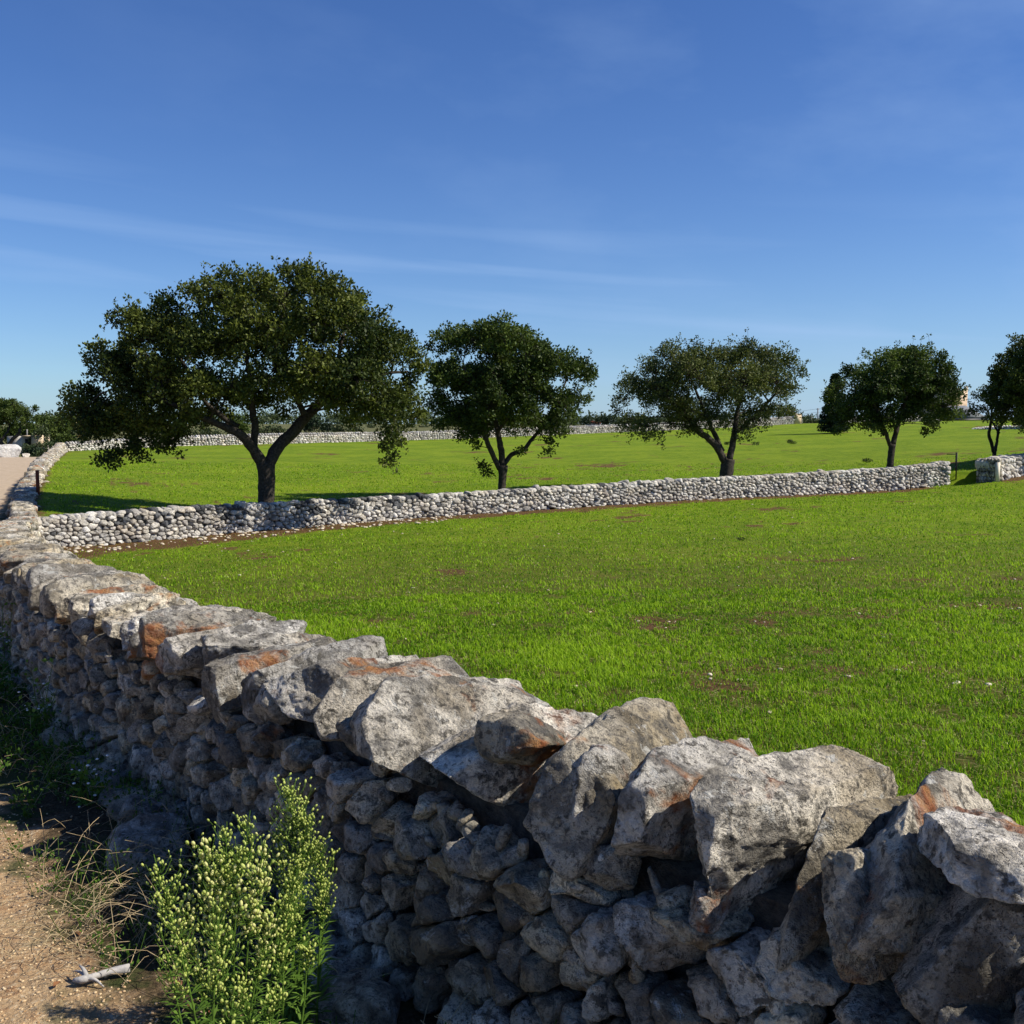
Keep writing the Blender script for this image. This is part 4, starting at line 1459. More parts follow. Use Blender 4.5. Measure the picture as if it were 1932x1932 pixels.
for px_, tp_, bt_, lab in ((81, 803, 822, 'thin pale pole behind the tan block corner'), (51, 810, 823, 'thin dark pole above the ruined hut wall')):
    a, b_ = P(px_, bt_ + 8, 125), P(px_, tp_, 125)
    bb = Batch()
    tube(bb, [a, b_], .09, 8)
    o = link('pole', bb.mesh('pole', [M['concrete']], True, a), None, a)
    tag(o, lab, 'pole')

# ------------------------------------------------------------------ tree line behind the far wall
G_FAR = 'distant trees and hedges behind the far wall'
FT = [
    ('round dark-green tree seen through the fork of the largest oak', [(447, 796, 16), (438, 808, 12), (458, 808, 12), (447, 816, 12)], 120, 'oak2', 'tree', .26),
    ('low hedge behind the far wall left of the round tree', [(360, 822, 10), (385, 818, 11), (410, 820, 9), (335, 824, 9), (310, 822, 9)], 125, 'far_green', 'hedge', .3),
    ('olive hedge right of the round tree in the largest oak fork', [(482, 815, 10), (498, 813, 11), (515, 814, 11), (530, 816, 9)], 128, 'far_green', 'hedge', .3),
    ('spreading dark tree behind the right limb of the largest oak', [(590, 800, 14), (575, 806, 11), (608, 804, 12), (620, 808, 9)], 135, 'pine', 'tree', .28),
    ('light green trees behind the far wall right of the dark spreading tree', [(645, 806, 9), (635, 812, 8), (662, 811, 8), (678, 810, 7)], 150, 'far_green', 'tree', .3),
    ('faint hedge line between the first and second oak', [(700, 813, 7), (725, 812, 7), (750, 810, 7), (775, 810, 7), (800, 809, 7), (825, 808, 7)], 180, 'far_green', 'hedge', .34),
    ('bushes behind the far wall under the second oak', [(850, 808, 7), (880, 806, 8), (905, 806, 7), (930, 804, 7), (960, 803, 8), (1000, 801, 7), (1025, 799, 7)], 185, 'far_green', 'hedge', .34),
    ('grey-green bushes between the second and third tree', [(1048, 797, 7), (1066, 797, 7), (1085, 798, 5), (1035, 798, 7)], 150, 'far_green', 'hedge', .28),
    ('dark bush clump with reddish roof beside it, left of the third tree', [(1112, 794, 6), (1128, 794, 6), (1140, 793, 7), (1155, 793, 7), (1100, 797, 4)], 155, 'pine', 'bush', .26),
    ('bushes behind the far wall under the third tree', [(1200, 792, 7), (1240, 792, 7), (1280, 790, 8), (1330, 788, 8), (1365, 785, 8)], 160, 'far_green', 'hedge', .3),
    ('dark bushy tree right of the small white house', [(1452, 778, 10), (1470, 776, 12), (1488, 774, 11), (1492, 784, 8), (1440, 782, 8)], 150, 'oak2', 'tree', .27),
    ('low reddish-green bush in the field entrance gap', [(1518, 797, 5), (1530, 797, 6), (1540, 796, 5)], 140, 'far_green', 'bush', .2),
    ('bush at the foot of the utility pole', [(1556, 795, 6), (1548, 797, 4)], 137, 'shrub', 'bush', .2),
]
for (lab, bl, Y, mt, nm, ls) in FT:
    bush(nm, lab, bl, Y, rb, M[mt], ls=ls, group=G_FAR, cat=nm, nleaf=26)
# distant low ridge of woodland that reads as one mass
wd = Batch()
for k in range(420):
    a = rb.uniform(-.62, .62)
    r_ = rb.uniform(300, 420)
    x, y = math.sin(a) * r_, math.cos(a) * r_
    z = gz(x, y)
    hh = rb.uniform(1.5, 4.0)
    for _ in range(5):
        leaves(wd, np.array([x + rb.normal() * 2, y + rb.normal() * 2, z + rb.uniform(.4, 1) * hh]), 1.6, 16, .95, rb, rb.uniform(.2, .6))
tag(link('distant_woodland', wd.mesh('distant_woodland', [M['far_green']], False)), 'low band of far-off woodland along the horizon', 'woodland', kind='stuff')

# conifer behind tree four
def conifer():
    Y = 96.0
    q = P(1574, 800, Y)
    zb = gz(q[0], Y)
    O = np.array([q[0], Y, zb])
    root = thing('conifer_tree', 'dark conical conifer half hidden behind the fourth tree along the wall', 'tree', O)
    h = P(1574, 704, Y)[2] - zb
    tb = Batch()
    tube(tb, [O + [0, 0, -.2], O + [0, 0, h * .96]], [.22, .04], 8)
    link('trunk', tb.mesh('trunk', [M['bark']], True, O), root)
    fb = Batch()
    rr = np.random.RandomState(8)
    for k in range(30):
        f_ = k / 30
        z = .35 + f_ * (h - .4)
        R_ = 1.3 * (1 - f_) ** .8 + .12
        nb = int(10 - 4 * f_)
        for j in range(nb):
            a = rr.uniform(0, 6.283)
            for m in np.linspace(.25, 1, 7):
                c = O + np.array([math.cos(a) * R_ * m, math.sin(a) * R_ * m, z - .12 * R_ * m + .10 * m * m * R_])
                leaves(fb, c, .17, 12, .2, rr, rr.uniform(.2, .7), flat=.45)
    tag(link('foliage', fb.mesh('foliage', [M['pine']], False, O), root), kind='stuff')


conifer()
# utility poles and wire
def pole(px_, tp_, bt_, Y, r_, label, arms, mat):
    a, b_ = P(px_, bt_, Y), P(px_, tp_, Y)
    root = thing('utility_pole', label, 'pole', a)
    bb = Batch()
    tube(bb, [a, b_], [r_, r_ * .7], 8)
    link('shaft', bb.mesh('shaft', [mat], True, a), root)
    for (dz, hw) in arms:
        cb = Batch()
        tube(cb, [b_ + [-hw, 0, -dz], b_ + [hw, 0, -dz]], r_ * .5, 5)
        link('crossarm', cb.mesh('crossarm', [mat], True, a), root)
    return b_


pa = pole(1543, 770, 806, 150, .11, 'tall dark utility pole standing beside the fourth tree at the field entrance', [(.15, .22)], M['concrete'])
pb = pole(1531, 784, 806, 230, .09, 'small distant utility pole with two crossarms left of the taller one', [(.5, .38), (.95, .3)], M['concrete'])
wb = Batch()
e1 = P(1380, 783, 170)
for dz in (-.1, -.6):
    tube(wb, curve_pts([pa + [0, 0, dz], (pa + e1) / 2 + [0, 0, dz - .35], e1 + [0, 0, dz]], 12), .016, 4, cap=False)
    e2 = P(1640, 772, 150)
    tube(wb, curve_pts([pa + [0, 0, dz], e2 + [0, 0, dz]], 5), .016, 4, cap=False)
tag(link('overhead_wire', wb.mesh('overhead_wire', [M['iron']])), 'thin sagging overhead wires leading to the taller utility pole', 'wire')

block_building('house', 'small white house block showing above the far wall beneath the third tree', 'house',
               [('wall', 1410, 1446, 788, 806, 158, 5, M['white'], 'box'), ('parapet', 1409, 1432, 786, 788.5, 157.8, 5.4, M['white'], 'box'), ('window', 1424, 1428, 792, 798, 157.9, .1, M['void'], 'box')])
block_building('house', 'low reddish-roofed shed behind the far wall left of the third tree', 'house',
               [('wall', 1108, 1134, 798, 806, 162, 4, M['cream'], 'box'), ('roof', 1105, 1137, 794, 798, 161.7, 4.6, M['rust'], 'gable')])
block_building('house', 'tan flat-roofed farmhouse half hidden between the fourth and fifth trees', 'house',
               [('wall', 1766, 1826, 736, 800, 175, 8, M['tan'], 'box'), ('parapet', 1764, 1812, 732, 737, 174.8, 8.4, M['cream'], 'box'), ('chimney', 1821, 1827, 729, 738, 176, .6, M['cream'], 'box'), ('window', 1796, 1801, 750, 760, 174.96, .1, M['void'], 'box')])
block_building('barn', 'grey barn with a pointed gable in front of the tan farmhouse', 'barn',
               [('wall', 1780, 1862, 787, 806, 160, 6, M['tile'], 'box'), ('gable', 1779, 1863, 765, 787, 159.8, 6.4, M['tile'], 'gable'), ('base_strip', 1778, 1864, 790, 796, 159.6, .3, M['oak_dark'] if 'oak_dark' in M else M['iron'], 'box')])
# low grey retaining wall at far right
rr = np.random.RandomState(77)
lowb = [P(1840, 813, 95), P(1870, 812, 93), P(1932, 813, 91), P(2100, 818, 88)]
far_wall([np.array([q[0], q[1], gz(q[0], q[1])]) for q in lowb], [.10, .28, .40, .45], 'very low grey stone wall across the upper field at the right edge', rr)

# ------------------------------------------------------------------ gate, rod, post
g0 = P(1796, 917, 46.3)
gate = thing('field_gate', 'thin black metal gate frame folded back at the end of the wall beside the gap', 'gate', g0)
zg = gz(g0[0] + .1, g0[1])
bb = Batch()
tube(bb, [(g0[0] + .13, g0[1] - .1, zg - .1), (g0[0] + .13, g0[1] - .1, zg + 1.12)], .028, 8)
link('hinge_post', bb.mesh('hinge_post', [M['iron']], True, g0), gate)
bb = Batch()
tube(bb, [(g0[0] - .32, g0[1] - .05, zg + 1.05), (g0[0] + .13, g0[1] - .1, zg + 1.06)], .022, 6)
link('hinge_bar', bb.mesh('hinge_bar', [M['iron']], True, g0), gate)
for zz in (.12, .42, .72, 1.02):
    bb = Batch()
    tube(bb, [(g0[0] + .13, g0[1] - .1, zg + zz), (g0[0] + .75, g0[1] + 1.4, zg + zz)], .015, 6)
    link('rail', bb.mesh('rail', [M['iron']], True, g0), gate)
bb = Batch()
tube(bb, [(g0[0] + .75, g0[1] + 1.4, zg + .05), (g0[0] + .75, g0[1] + 1.4, zg + 1.1)], .022, 6)
link('latch_stile', bb.mesh('latch_stile', [M['iron']], True, g0), gate)

a, b_ = P(1716, 927, 45.0), P(1715, 881, 45.0)
bb = Batch()
tube(bb, [a + [0, -.12, -.05], b_ + [0, -.10, .05]], .02, 6)
tag(link('metal_rod', bb.mesh('metal_rod', [M['iron']], True, a), None, a), 'thin dark upright rod against the pale wall near its gate end', 'rod')
a = P(72, 934, 35.2)
a[2] = gz(a[0], a[1])
hgt = P(71, 887, 35.2)[2] - a[2]
bb = Batch()
box(bb, (-.045, -.045, -.2), (.045, .045, hgt))
tag(link('iron_post', bb.mesh('iron_post', [M['rust']], False), None, a), 'rusty red-brown iron post standing against the roadside wall in the far field', 'post')

# ------------------------------------------------------------------ grass
def scatter_field(n, r0, r1, rng, power=1.7):
    """area density falls as r**-power"""
    k = 2 - power
    u = rng.rand(n)
    r = (r0 ** k + u * (r1 ** k - r0 ** k)) ** (1 / k)
    a = rng.uniform(-.64, .60, n)
    X, Y = np.sin(a) * r, np.cos(a) * r
    dl = seg_sdist(X, Y, LEFT_EXT)
    dm = seg_sdist(X, Y, MID_EXT)
    s = soil_mask(X, Y)
    return X, Y, r, dl, dm, s


def grass(n, r0, r1, seed, name, label, power):
    rng = np.random.RandomState(seed)
    X, Y, r, dl, dm, s = scatter_field(n, r0, r1, rng, power)
    fine = sm(.05, .75, n2(X, Y, 3.4, 41.0, 3)) * .85 + sm(.2, .8, n2(X, Y, .9, 47.0, 2)) * .35
    keep = (dl > TH / 2 + .03) & (rng.rand(n) > s * .80) & (rng.rand(n) > fine) & (np.abs(dm) > .38)
    X, Y, r, s = X[keep], Y[keep], r[keep], s[keep]
    m = len(X)
    Z = ground_z(X, Y) - .005
    big = n2(X, Y, .5, 31.0, 3) + .35 * n2(X, Y, 5.0, 33.0, 2)
    h = (0.028 + 0.040 * rng.rand(m)) * (1 + .45 * np.clip(big, -.6, .9)) * (1 - .45 * s)
    w = 0.0026 * np.clip(r / 5.5, 1, 9) ** .85 * rng.uniform(.7, 1.3, m)
    h = h * (1 + .2 * np.clip((r - 20) / 30, 0, 1))
    az_ = rng.uniform(0, 2 * np.pi, m)
    lean = rng.uniform(.05, 1.15, m)
    dx, dy = np.cos(az_), np.sin(az_)
    bx, by = -dy, dx
    flat = rng.rand(m) < (.11 + .14 * s)      # dead straw lying down
    lean = np.where(flat, 2.5, lean)
    hz = np.where(flat, h * .22, h)
    B0 = np.stack([X - bx * w, Y - by * w, Z], 1)
    B1 = np.stack([X + bx * w, Y + by * w, Z], 1)
    M0 = np.stack([X + dx * h * lean * .3 - bx * w * .8, Y + dy * h * lean * .3 - by * w * .8, Z + hz * .6], 1)
    M1 = np.stack([X + dx * h * lean * .3 + bx * w * .8, Y + dy * h * lean * .3 + by * w * .8, Z + hz * .6], 1)
    Tp = np.stack([X + dx * h * lean, Y + dy * h * lean, Z + hz * (1 - .15 * lean * (~flat))], 1)
    V = np.stack([B0, B1, M0, M1, Tp], 1).reshape(-1, 3)
    i = np.arange(m) * 5
    q = np.stack([i, i + 1, i + 3, i + 2], 1)
    t_ = np.stack([i + 2, i + 3, i + 4], 1)
    tint = np.clip(.45 + .38 * big + rng.normal(size=m) * .36 , 0.0, .88)
    tint = np.where(flat, .99, tint)
    me = mesh_np(name, V, [t_, q], [M['grass']], True, {'tint': np.repeat(tint, 5)})
    tag(link(name, me), label, 'grass', kind='stuff')
    return m


ng = grass(470000, 3.2, 16, 1, 'grass', 'bright green young grass blades growing thick in the near field', 1.5)
ng += grass(190000, 16, 62, 2, 'far_grass', 'short bright green grass further off across the fields', 1.8)
print('grass blades', ng)


def scatter_rocks(name, label, n, gen, mat, seed, smin, smax, lv=0, flat=.6):
    rng = np.random.RandomState(seed)
    X, Y = gen(n, rng)
    Z = ground_z(X, Y)
    bt = Batch()
    base_v, f = ICO[lv]
    for x, y, z in zip(X, Y, Z):
        r_ = math.hypot(x, y)
        e = rng.uniform(smin, smax) * np.array([rng.uniform(.7, 1.4), rng.uniform(.7, 1.3), rng.uniform(.4, flat)])
        v = (base_v * (1 + .18 * rng.uniform(-1, 1, (len(base_v), 1)))) * e
        a = rng.uniform(0, 6.28)
        c, s = math.cos(a), math.sin(a)
        v = np.stack([v[:, 0] * c - v[:, 1] * s, v[:, 0] * s + v[:, 1] * c, v[:, 2]], 1)
        bt.add(v + [x, y, z + e[2] * .4], f, None, rng.rand())
    tag(link(name, bt.mesh(name, [mat], False)), label, 'stones', kind='stuff')


def gen_field(n, rng):
    X, Y, r, dl, dm, s = scatter_field(n * 14, 4.5, 42, rng, 1.3)
    k = (dl > TH / 2 + .1) & (rng.rand(len(X)) < s * .35 + .03) & (dm > .45)
    return X[k][:n], Y[k][:n]


scatter_rocks('field_stones', 'small pale limestone chips scattered over the bare patches of the field', 420, gen_field, M['fieldstone'], 3, .010, .030, 1)


def gen_corner(n, rng):
    X = rng.uniform(-12.5, -2, n * 3)
    Y = np.interp(X, [c[0] for c in MID_C], [c[1] for c in MID_C]) - rng.uniform(.4, 2.8, n * 3)
    k = seg_sdist(X, Y, LEFT_EXT) > .5
    return X[k][:n], Y[k][:n]


scatter_rocks('fallen_stones', 'pale stones lying on red soil at the foot of the wall across the field', 170, gen_corner, M['fieldstone'], 4, .02, .075, 1)


def gen_path(n, rng):
    r = 1.6 + 9 * rng.rand(n * 3) ** 1.7
    a = rng.uniform(-.75, -.12, n * 3)
    X, Y = np.sin(a) * r, np.cos(a) * r
    dl = seg_sdist(X, Y, LEFT_EXT)
    k = (dl < -.85 - .15 * sm(6.2, 3.4, Y)) | ((dl < -.45) & (rng.rand(n * 3) < .18))
    return X[k][:n], Y[k][:n]


scatter_rocks('gravel', 'loose pale gravel and limestone chips on the reddish dirt road', 15000, gen_path, M['pebble'], 5, .002, .0062, 0, .6)

# rubble stones at the foot of the near wall
rr = np.random.RandomState(12)
RUB = [(262, 1450, .11), (235, 1440, .10), (210, 1432, .09), (290, 1470, .10), (300, 1520, .13), (255, 1500, .11), (225, 1480, .09), (330, 1530, .12), (270, 1545, .10), (350, 1560, .10), (300, 1575, .12), (280, 1600, .16), (250, 1590, .11), (195, 1290, .10), (215, 1330, .09),
       (180, 1390, .12), (620, 1860, .10), (600, 1800, .09), (650, 1880, .11), (690, 1905, .10), (630, 1920, .09), (160, 1275, .09), (340, 1500, .09)]
for (a, b_, s) in RUB:
    rd = ray(a, b_)
    tt = 1.0
    for _ in range(60):
        q = np.array([0, 0, EYE]) + rd * tt
        g = gz(q[0], q[1])
        if q[2] <= g + s * .3:
            break
        tt += max(.02, (q[2] - g) * .5)
    dlw = float(seg_sdist(np.array([q[0]]), np.array([q[1]]), LEFT_EXT)[0])
    if dlw > -.40 - s * .5:
        mv = (-.42 - s * .6) - dlw
        q = q + np.array([-.72, -.66, 0]) * abs(mv)
    q[2] = gz(q[0], q[1]) + s * .25
    v, f = cap_rock((s, s * rr.uniform(.7, 1), s * rr.uniform(.5, .75)), 3, rr, k=4, cuts=10)
    v = v @ rotm(rr.normal(size=3), rr.uniform(-.5, .5)).T
    o = link('loose_stone', mesh_np('loose_stone', v, f, [M['body']], True, {'tint': np.full(len(v), rr.rand() * .6)}), None, q)
    if a > 500:
        tag(o, 'loose grey stone at the near wall foot, right of the tall weeds', 'stone', 'loose stones right of the tall weeds')
    elif b_ < 1400:
        tag(o, 'loose grey stone at the wall foot beyond the rubble heap', 'stone', 'loose stones beyond the rubble heap')
    elif b_ > 1580:
        tag(o, 'large low grey boulder on the shaded verge between rubble heap and tall weeds', 'stone', 'boulders between rubble heap and tall weeds')
    else:
        tag(o, 'loose grey stone in the shaded rubble heap at the foot of the near wall', 'stone', 'loose stones of the rubble heap')


# ------------------------------------------------------------------ weeds
def panicle(bs, bb, bl, base, tip, rng, w=.16, lush=1.0, leafy=.5, old=False):
    """one flowering weed stem: stem batch, bud batch, leaf batch"""
    base, tip = np.asarray(base, float), np.asarray(tip, float)
    H = np.linalg.norm(tip - base)
    mid = (base + tip) / 2 + np.array([rng.uniform(-.03, .03), rng.uniform(-.03, .03), 0]) + np.array([0, 0, .02])
    st = curve_pts([base, mid, tip], 16)
    tube(bs, st, np.linspace(.0042, .0012, 16), 5, cap=False)
    nb = int(26 * lush * H / .6)
    for k in range(nb):
        f_ = rng.uniform(leafy, 1.0)
        q = st[min(15, int(f_ * 15))] + (st[min(15, int(f_ * 15) + 1)] - st[min(15, int(f_ * 15))]) * rng.rand() * (f_ < .93)
        g = (f_ - leafy) / (1 - leafy)
        L = w * (1 - .85 * g) * (0.45 + .55 * min(1, g * 5)) * rng.uniform(.6, 1.1)
        a = rng.uniform(0, 6.283)
        d = np.array([math.cos(a) * .72, math.sin(a) * .72, .7])
        e = q + d * L
        bc = curve_pts([q, q + d * L * .5 + [0, 0, -.01], e + [0, 0, L * .15]], 5)
        tube(bs, bc, np.linspace(.0018, .0008, 5), 3, cap=False)
        ns = max(2, int(L / .012))
        for j in range(ns):
            t_ = (j + 1) / ns
            bp_ = bc[min(4, int(t_ * 4))] + rng.normal(size=3) * .006
            a2 = rng.uniform(0, 6.283)
            ee = bp_ + np.array([math.cos(a2), math.sin(a2), 1.3]) * rng.uniform(.006, .016)
            tube(bs, np.array([bp_, ee]), .0007, 3, cap=False)
            r_ = rng.uniform(.0021, .0040) * (1.35 if old else 1)
            v, f = ICO[0]
            ax = (ee - bp_) / np.linalg.norm(ee - bp_)
            v = v * r_ + np.outer((v @ ax) * r_ * .8, ax)
            bb.add(v + ee, f, None, (.93 if old and rng.rand() < .5 else rng.uniform(.1, .8)))
    nlv = int(80 * lush * H / .6)
    for k in range(nlv):
        f_ = rng.uniform(.05, .92) ** 1.1
        q = st[int(f_ * 15)]
        a = rng.uniform(0, 6.283)
        L = .065 * (1.15 - .75 * f_) * rng.uniform(.7, 1.3)
        d = np.array([math.cos(a), math.sin(a), rng.uniform(.2, .9)])
        d /= np.linalg.norm(d)
        s_ = np.cross(d, [0, 0, 1.])
        s_ /= np.linalg.norm(s_)
        wv = L * .07
        v = np.array([q, q + d * L * .5 + s_ * wv, q + d * L + [0, 0, -L * .2], q + d * L * .5 - s_ * wv])
        bl.add(v, None, [[0, 1, 2, 3]], rng.uniform(.1, .8))


def weed(label, specs, rng, group=None, **kw):
    O = None
    bs, bb, bl = Batch(), Batch(), Batch()
    for (bx_, tipx, tipy, Y, sp) in specs:
        tip = P(tipx, tipy, Y)
        base = np.array([P(bx_, 1900, Y)[0], Y + rng.uniform(-.06, .06), 0])
        base[2] = gz(base[0], base[1])
        if O is None:
            O = base.copy()
        k2 = dict(kw)
        k2.update(sp)
        panicle(bs, bb, bl, base, tip, rng, **k2)
    root = thing('weed_plant', label, 'plant', O, group)
    for nm, bt, m in (('stems', bs, M['weed']), ('flower_buds', bb, M['bud']), ('leaves', bl, M['weed'])):
        if bt.n:
            tag(link(nm, bt.mesh(nm, [m], nm != 'leaves', O), root), kind='stuff')


rw = np.random.RandomState(3)
weed('clump of tall weeds with pale yellow-green bud sprays, their tops in sun below the wall', [
    (400, 290, 1612, 2.40, {}), (410, 382, 1583, 2.46, dict(old=True)), (430, 428, 1550, 2.5, {}), (450, 472, 1529, 2.55, dict(w=.12)), (455, 500, 1583, 2.45, dict(old=True)),
    (425, 415, 1690, 2.25, dict(w=.12)), (460, 515, 1720, 2.5, dict(old=True)), (405, 345, 1700, 2.45, dict(old=True)), (470, 560, 1650, 2.6, dict(w=.09)), (380, 300, 1740, 2.35, dict(w=.08)), (440, 400, 1640, 2.6, {})], rw, lush=1.1, leafy=.60, w=.13)
weed('tallest leafy green weed with a yellow flowering top, close against the wall behind the clump', [
    (560, 542, 1469, 2.85, dict(w=.13)), (575, 575, 1530, 2.85, {}), (555, 520, 1560, 2.85, {}), (590, 600, 1580, 2.9, {}), (560, 560, 1620, 2.8, {}), (600, 612, 1660, 2.85, {}), (540, 540, 1700, 2.75, {})], rw, lush=1.7, leafy=.66, w=.10)
weed('single yellow-green weed spray rising at the bottom edge of the picture', [(440, 441, 1862, 1.95, dict(w=.10)), (430, 470, 1960, 1.95, dict(w=.08))], rw, lush=1.2, leafy=.45, w=.1)
weed('short leafy weed in shade under the tall clump', [(480, 500, 1800, 2.5, {}), (520, 540, 1790, 2.6, {}), (560, 580, 1780, 2.65, {}), (470, 450, 1850, 2.4, {}), (380, 370, 1830, 2.45, {}), (500, 520, 1870, 2.4, {})], rw, lush=1.5, leafy=.75, w=.05)

# small white-flowered stems by the road
def flower_stems(label, specs, rng, n=5, spread=.12):
    bs, fl, lf = Batch(), Batch(), Batch()
    O = None
    for (bx_, by_, tx, ty, Y) in specs:
        base = P(bx_, by_, Y)
        base[2] = gz(base[0], base[1])
        if O is None:
            O = base.copy()
        tip = P(tx, ty, Y)
        st = curve_pts([base, (base + tip) / 2 + rng.normal(size=3) * .03, tip], 10)
        tube(bs, st, np.linspace(.004, .0015, 10), 4, cap=False)
        for k in range(n):
            i = rng.randint(3, 10)
            a = rng.uniform(0, 6.283)
            e = st[i] + np.array([math.cos(a) * .09, math.sin(a) * .09, .07]) * rng.uniform(.5, 1.3)
            tube(bs, np.array([st[i], e]), .0014, 3, cap=False)
            v, f = ICO[1]
            if rng.rand() < .55:
                fl.add(v * np.array([.007, .007, .004]) * rng.uniform(.6, 1.4) + e, f)
            leaves(lf, st[i] + rng.normal(size=3) * .02, .03, 3, .035, rng, .6)
    root = thing('flowering_weed', label, 'plant', O)
    for nm, bt, m in (('stems', bs, M['weed']), ('white_flowers', fl, M['petal']), ('leaves', lf, M['weed'])):
        if bt.n:
            tag(link(nm, bt.mesh(nm, [m], nm != 'leaves', O), root), kind='stuff')


flower_stems('spindly weed with small white flowers standing between the dirt road and the wall', [(85, 1400, 60, 1262, 6.3), (90, 1400, 100, 1250, 6.3), (80, 1400, 42, 1320, 6.2), (88, 1400, 75, 1290, 6.3), (95, 1400, 108, 1300, 6.3), (84, 1405, 70, 1340, 6.2)], rw)
flower_stems('low pale-tipped weed at the road edge left of the rubble', [(165, 1520, 150, 1462, 4.9), (170, 1520, 165, 1455, 4.9), (172, 1520, 180, 1470, 4.9), (160, 1520, 135, 1480, 4.9)], rw, n=7)
flower_stems('small green weed at the left picture edge beside the road', [(10, 1240, 5, 1130, 8.6), (20, 1240, 24, 1140, 8.6), (14, 1240, 30, 1200, 8.5), (8, 1240, -6, 1180, 8.6)], rw, n=8)

# verge cover
def verge(n, seed):
    rng = np.random.RandomState(seed)
    W_ = W1
    u = arc_of(W1, 1.2, 1.9) + (uj - arc_of(W1, 1.2, 1.9)) * rng.rand(n) ** 1.8
    off = -(TH / 2 + .08 + .52 * rng.rand(n) ** 1.3)
    X = np.interp(u, W_.u, W_.c[:, 0]) + np.interp(u, W_.u, W_.nr[:, 0]) * off
    Y = np.interp(u, W_.u, W_.c[:, 1]) + np.interp(u, W_.u, W_.nr[:, 1]) * off
    nearw = 1 + 0.40 * sm(6.2, 3.4, Y)
    off = -(TH / 2 + .08) + (off + TH / 2 + .08) * nearw
    X = np.interp(u, W_.u, W_.c[:, 0]) + np.interp(u, W_.u, W_.nr[:, 0]) * off
    Y = np.interp(u, W_.u, W_.c[:, 1]) + np.interp(u, W_.u, W_.nr[:, 1]) * off
    m_ = n2(X, Y, 1.6, 3.0, 3)
    k = m_ > -.22
    return X[k], Y[k], m_[k]


def verge_plants():
    rng = np.random.RandomState(91)
    X, Y, m_ = verge(5600, 90)
    Z = ground_z(X, Y)
    gb, sb = Batch(), Batch()
    for x, y, z, k in zip(X, Y, Z, m_):
        d = math.hypot(x, y)
        if rng.rand() < (.62 if d > 5 else .36):
            hh = rng.uniform(.03, .16) * (1 + k)
            ls = .022 * max(1, d / 5) ** .6
            leaves(gb, np.array([x, y, z + hh * .5]), hh * .6, 12 if d < 9 else 7, ls * (.75 if d < 5 else 1), rng, rng.uniform(.0, .35))
            a = rng.uniform(0, 6.28)
            tube(gb, np.array([[x, y, z], [x + math.cos(a) * hh * .4, y + math.sin(a) * hh * .4, z + hh]]), .0015, 3, a=.3, cap=False)
        else:
            a = rng.uniform(0, 6.28)
            L = rng.uniform(.06, .28)
            up = rng.uniform(.0, .8)
            p0 = np.array([x, y, z + .01])
            p2 = p0 + np.array([math.cos(a), math.sin(a), up]) * L
            p1 = (p0 + p2) / 2 + [0, 0, L * .18]
            tube(sb, curve_pts([p0, p1, p2], 5), .0012 * max(1, d / 5), 3, cap=False)
    tag(link('verge_weeds', gb.mesh('verge_weeds', [M['weed']], False)), 'low dark green weeds filling the shaded verge below the wall', 'weeds', kind='stuff')
    tag(link('dry_straw', sb.mesh('dry_straw', [M['straw']])), 'dry straw stalks tangled over the shaded verge', 'straw', kind='stuff')


verge_plants()


def on_ground(a, b_, up=0.0):
    rd = ray(a, b_)
    tt = 1.0
    for _ in range(80):
        q = np.array([0, 0, EYE]) + rd * tt
        g = gz(q[0], q[1])
        if q[2] <= g + up + .002:
            break
        tt += max(.005, (q[2] - g - up) * .6)
    return q


# straw tangle beside the clump
rs = np.random.RandomState(14)
sb = Batch()
O = on_ground(165, 1745)
for _ in range(80):
    p0 = O + np.array([rs.normal() * .14, rs.normal() * .20, .01])
    a = rs.normal() * .8 + .4
    L = rs.uniform(.1, .38)
    p2 = p0 + np.array([math.cos(a) * L, math.sin(a) * L, rs.uniform(.0, .10)])
    p0[2] = gz(p0[0], p0[1]) + .01
    p2[2] = max(p2[2], gz(p2[0], p2[1]) + .01)
    tube(sb, curve_pts([p0, (p0 + p2) / 2 + [0, 0, rs.uniform(.01, .09)], p2], 7), rs.uniform(.0008, .0016), 3, cap=False)
tag(link('straw_tangle', sb.mesh('straw_tangle', [M['straw']], True, O), None, O), 'tangle of dry bent straw at the edge of the dirt road left of the weeds', 'straw', kind='stuff')

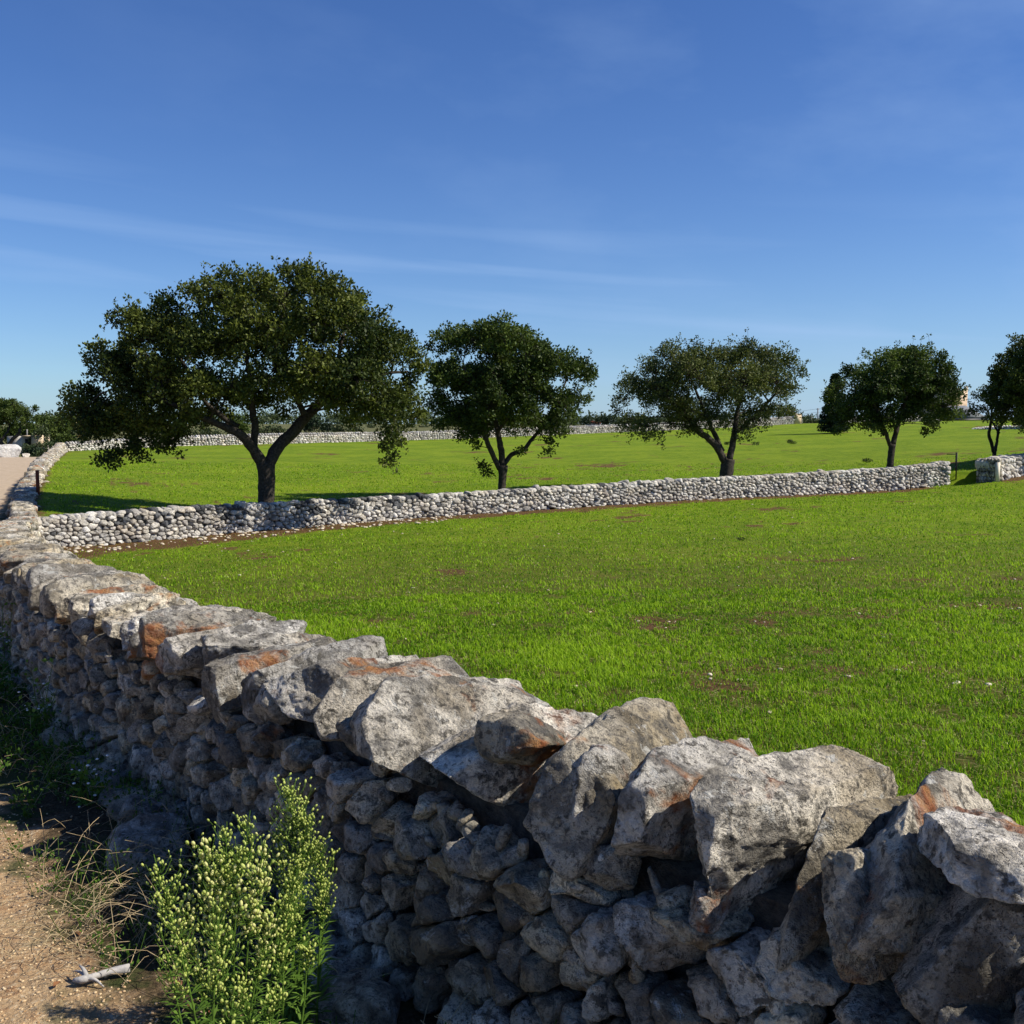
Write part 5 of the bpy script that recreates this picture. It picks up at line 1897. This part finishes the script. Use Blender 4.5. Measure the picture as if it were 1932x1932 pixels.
# bleached dead branch
a0, a1, a2, a3 = on_ground(245, 1825, .03), on_ground(200, 1835, .025), on_ground(165, 1846, .025), on_ground(138, 1850, .02)
O = a1.copy()
root = thing('dead_branch', 'bleached grey dead branch lying on the verge at lower left', 'branch', O)
bb = Batch()
tube(bb, curve_pts([a0, a1, a2, a3], 14), np.interp(np.linspace(0, 1, 14), [0, .5, .8, 1], [.015, .010, .013, .005]), 9, wob=.16, seed=4)
link('stem', bb.mesh('stem', [M['driftwood']], True, O), root)
for (x_, y_, h_, r_) in ((150, 1822, .05, .005), (138, 1832, .02, .004), (196, 1862, .005, .004)):
    bb = Batch()
    e = on_ground(x_, y_, h_)
    tube(bb, curve_pts([a2, (a2 + e) / 2 + [0, 0, .01], e], 7), np.linspace(r_ * 1.8, r_ * .5, 7), 6, wob=.1)
    link('twig', bb.mesh('twig', [M['driftwood']], True, O), root)

# fallen leaves
lb = Batch()
for (x_, y_) in ((290, 1805), (340, 1895), (100, 1862), (335, 1850), (150, 1765), (590, 1900), (250, 1700), (395, 1905)):
    q = on_ground(x_, y_, .01)
    a = rs.uniform(0, 6.28)
    L = rs.uniform(.03, .05)
    c, s = math.cos(a), math.sin(a)
    v = np.array([[0, 0, 0], [.5, .35, .012], [1, .05, .003], [.5, -.35, .014], [.5, 0, -.002]]) * L
    v = np.stack([v[:, 0] * c - v[:, 1] * s, v[:, 0] * s + v[:, 1] * c, v[:, 2] + abs(v[:, 1]) * .4], 1)
    lb.add(v + q, [[0, 4, 1], [1, 4, 2], [2, 4, 3], [3, 4, 0]])
tag(link('fallen_leaves', lb.mesh('fallen_leaves', [M['dead_leaf']])), 'curled brown fallen leaves scattered on the shaded verge', 'leaves', kind='stuff')

# dark weeds dotted over the far field
for (x_, y_) in ((1340, 834), (1352, 831), (1372, 838), (1427, 838), (1496, 836), (1490, 833), (1634, 882 - 12), (1396, 1018)):
    q = on_ground(x_, y_)
    if q[1] > 200:
        continue
    bb = Batch()
    for _ in range(7):
        k_ = .35 if q[1] < 35 else 1.0
        leaves(bb, q + np.array([rs.normal() * .10, rs.normal() * .10, .04]) * k_, .11 * k_, 20, .09 * k_, rs, .3)
    o = link('weed_tuft', bb.mesh('weed_tuft', [M['oak2']], False, q), None, q)
    if q[1] < 35:
        tag(o, 'small dark weed tuft standing alone in the near field in front of the pale wall', 'weed')
    else:
        tag(o, 'dark weed tuft dotting the far field between the third and fourth trees', 'weed', 'dark weed tufts dotted over the far field')
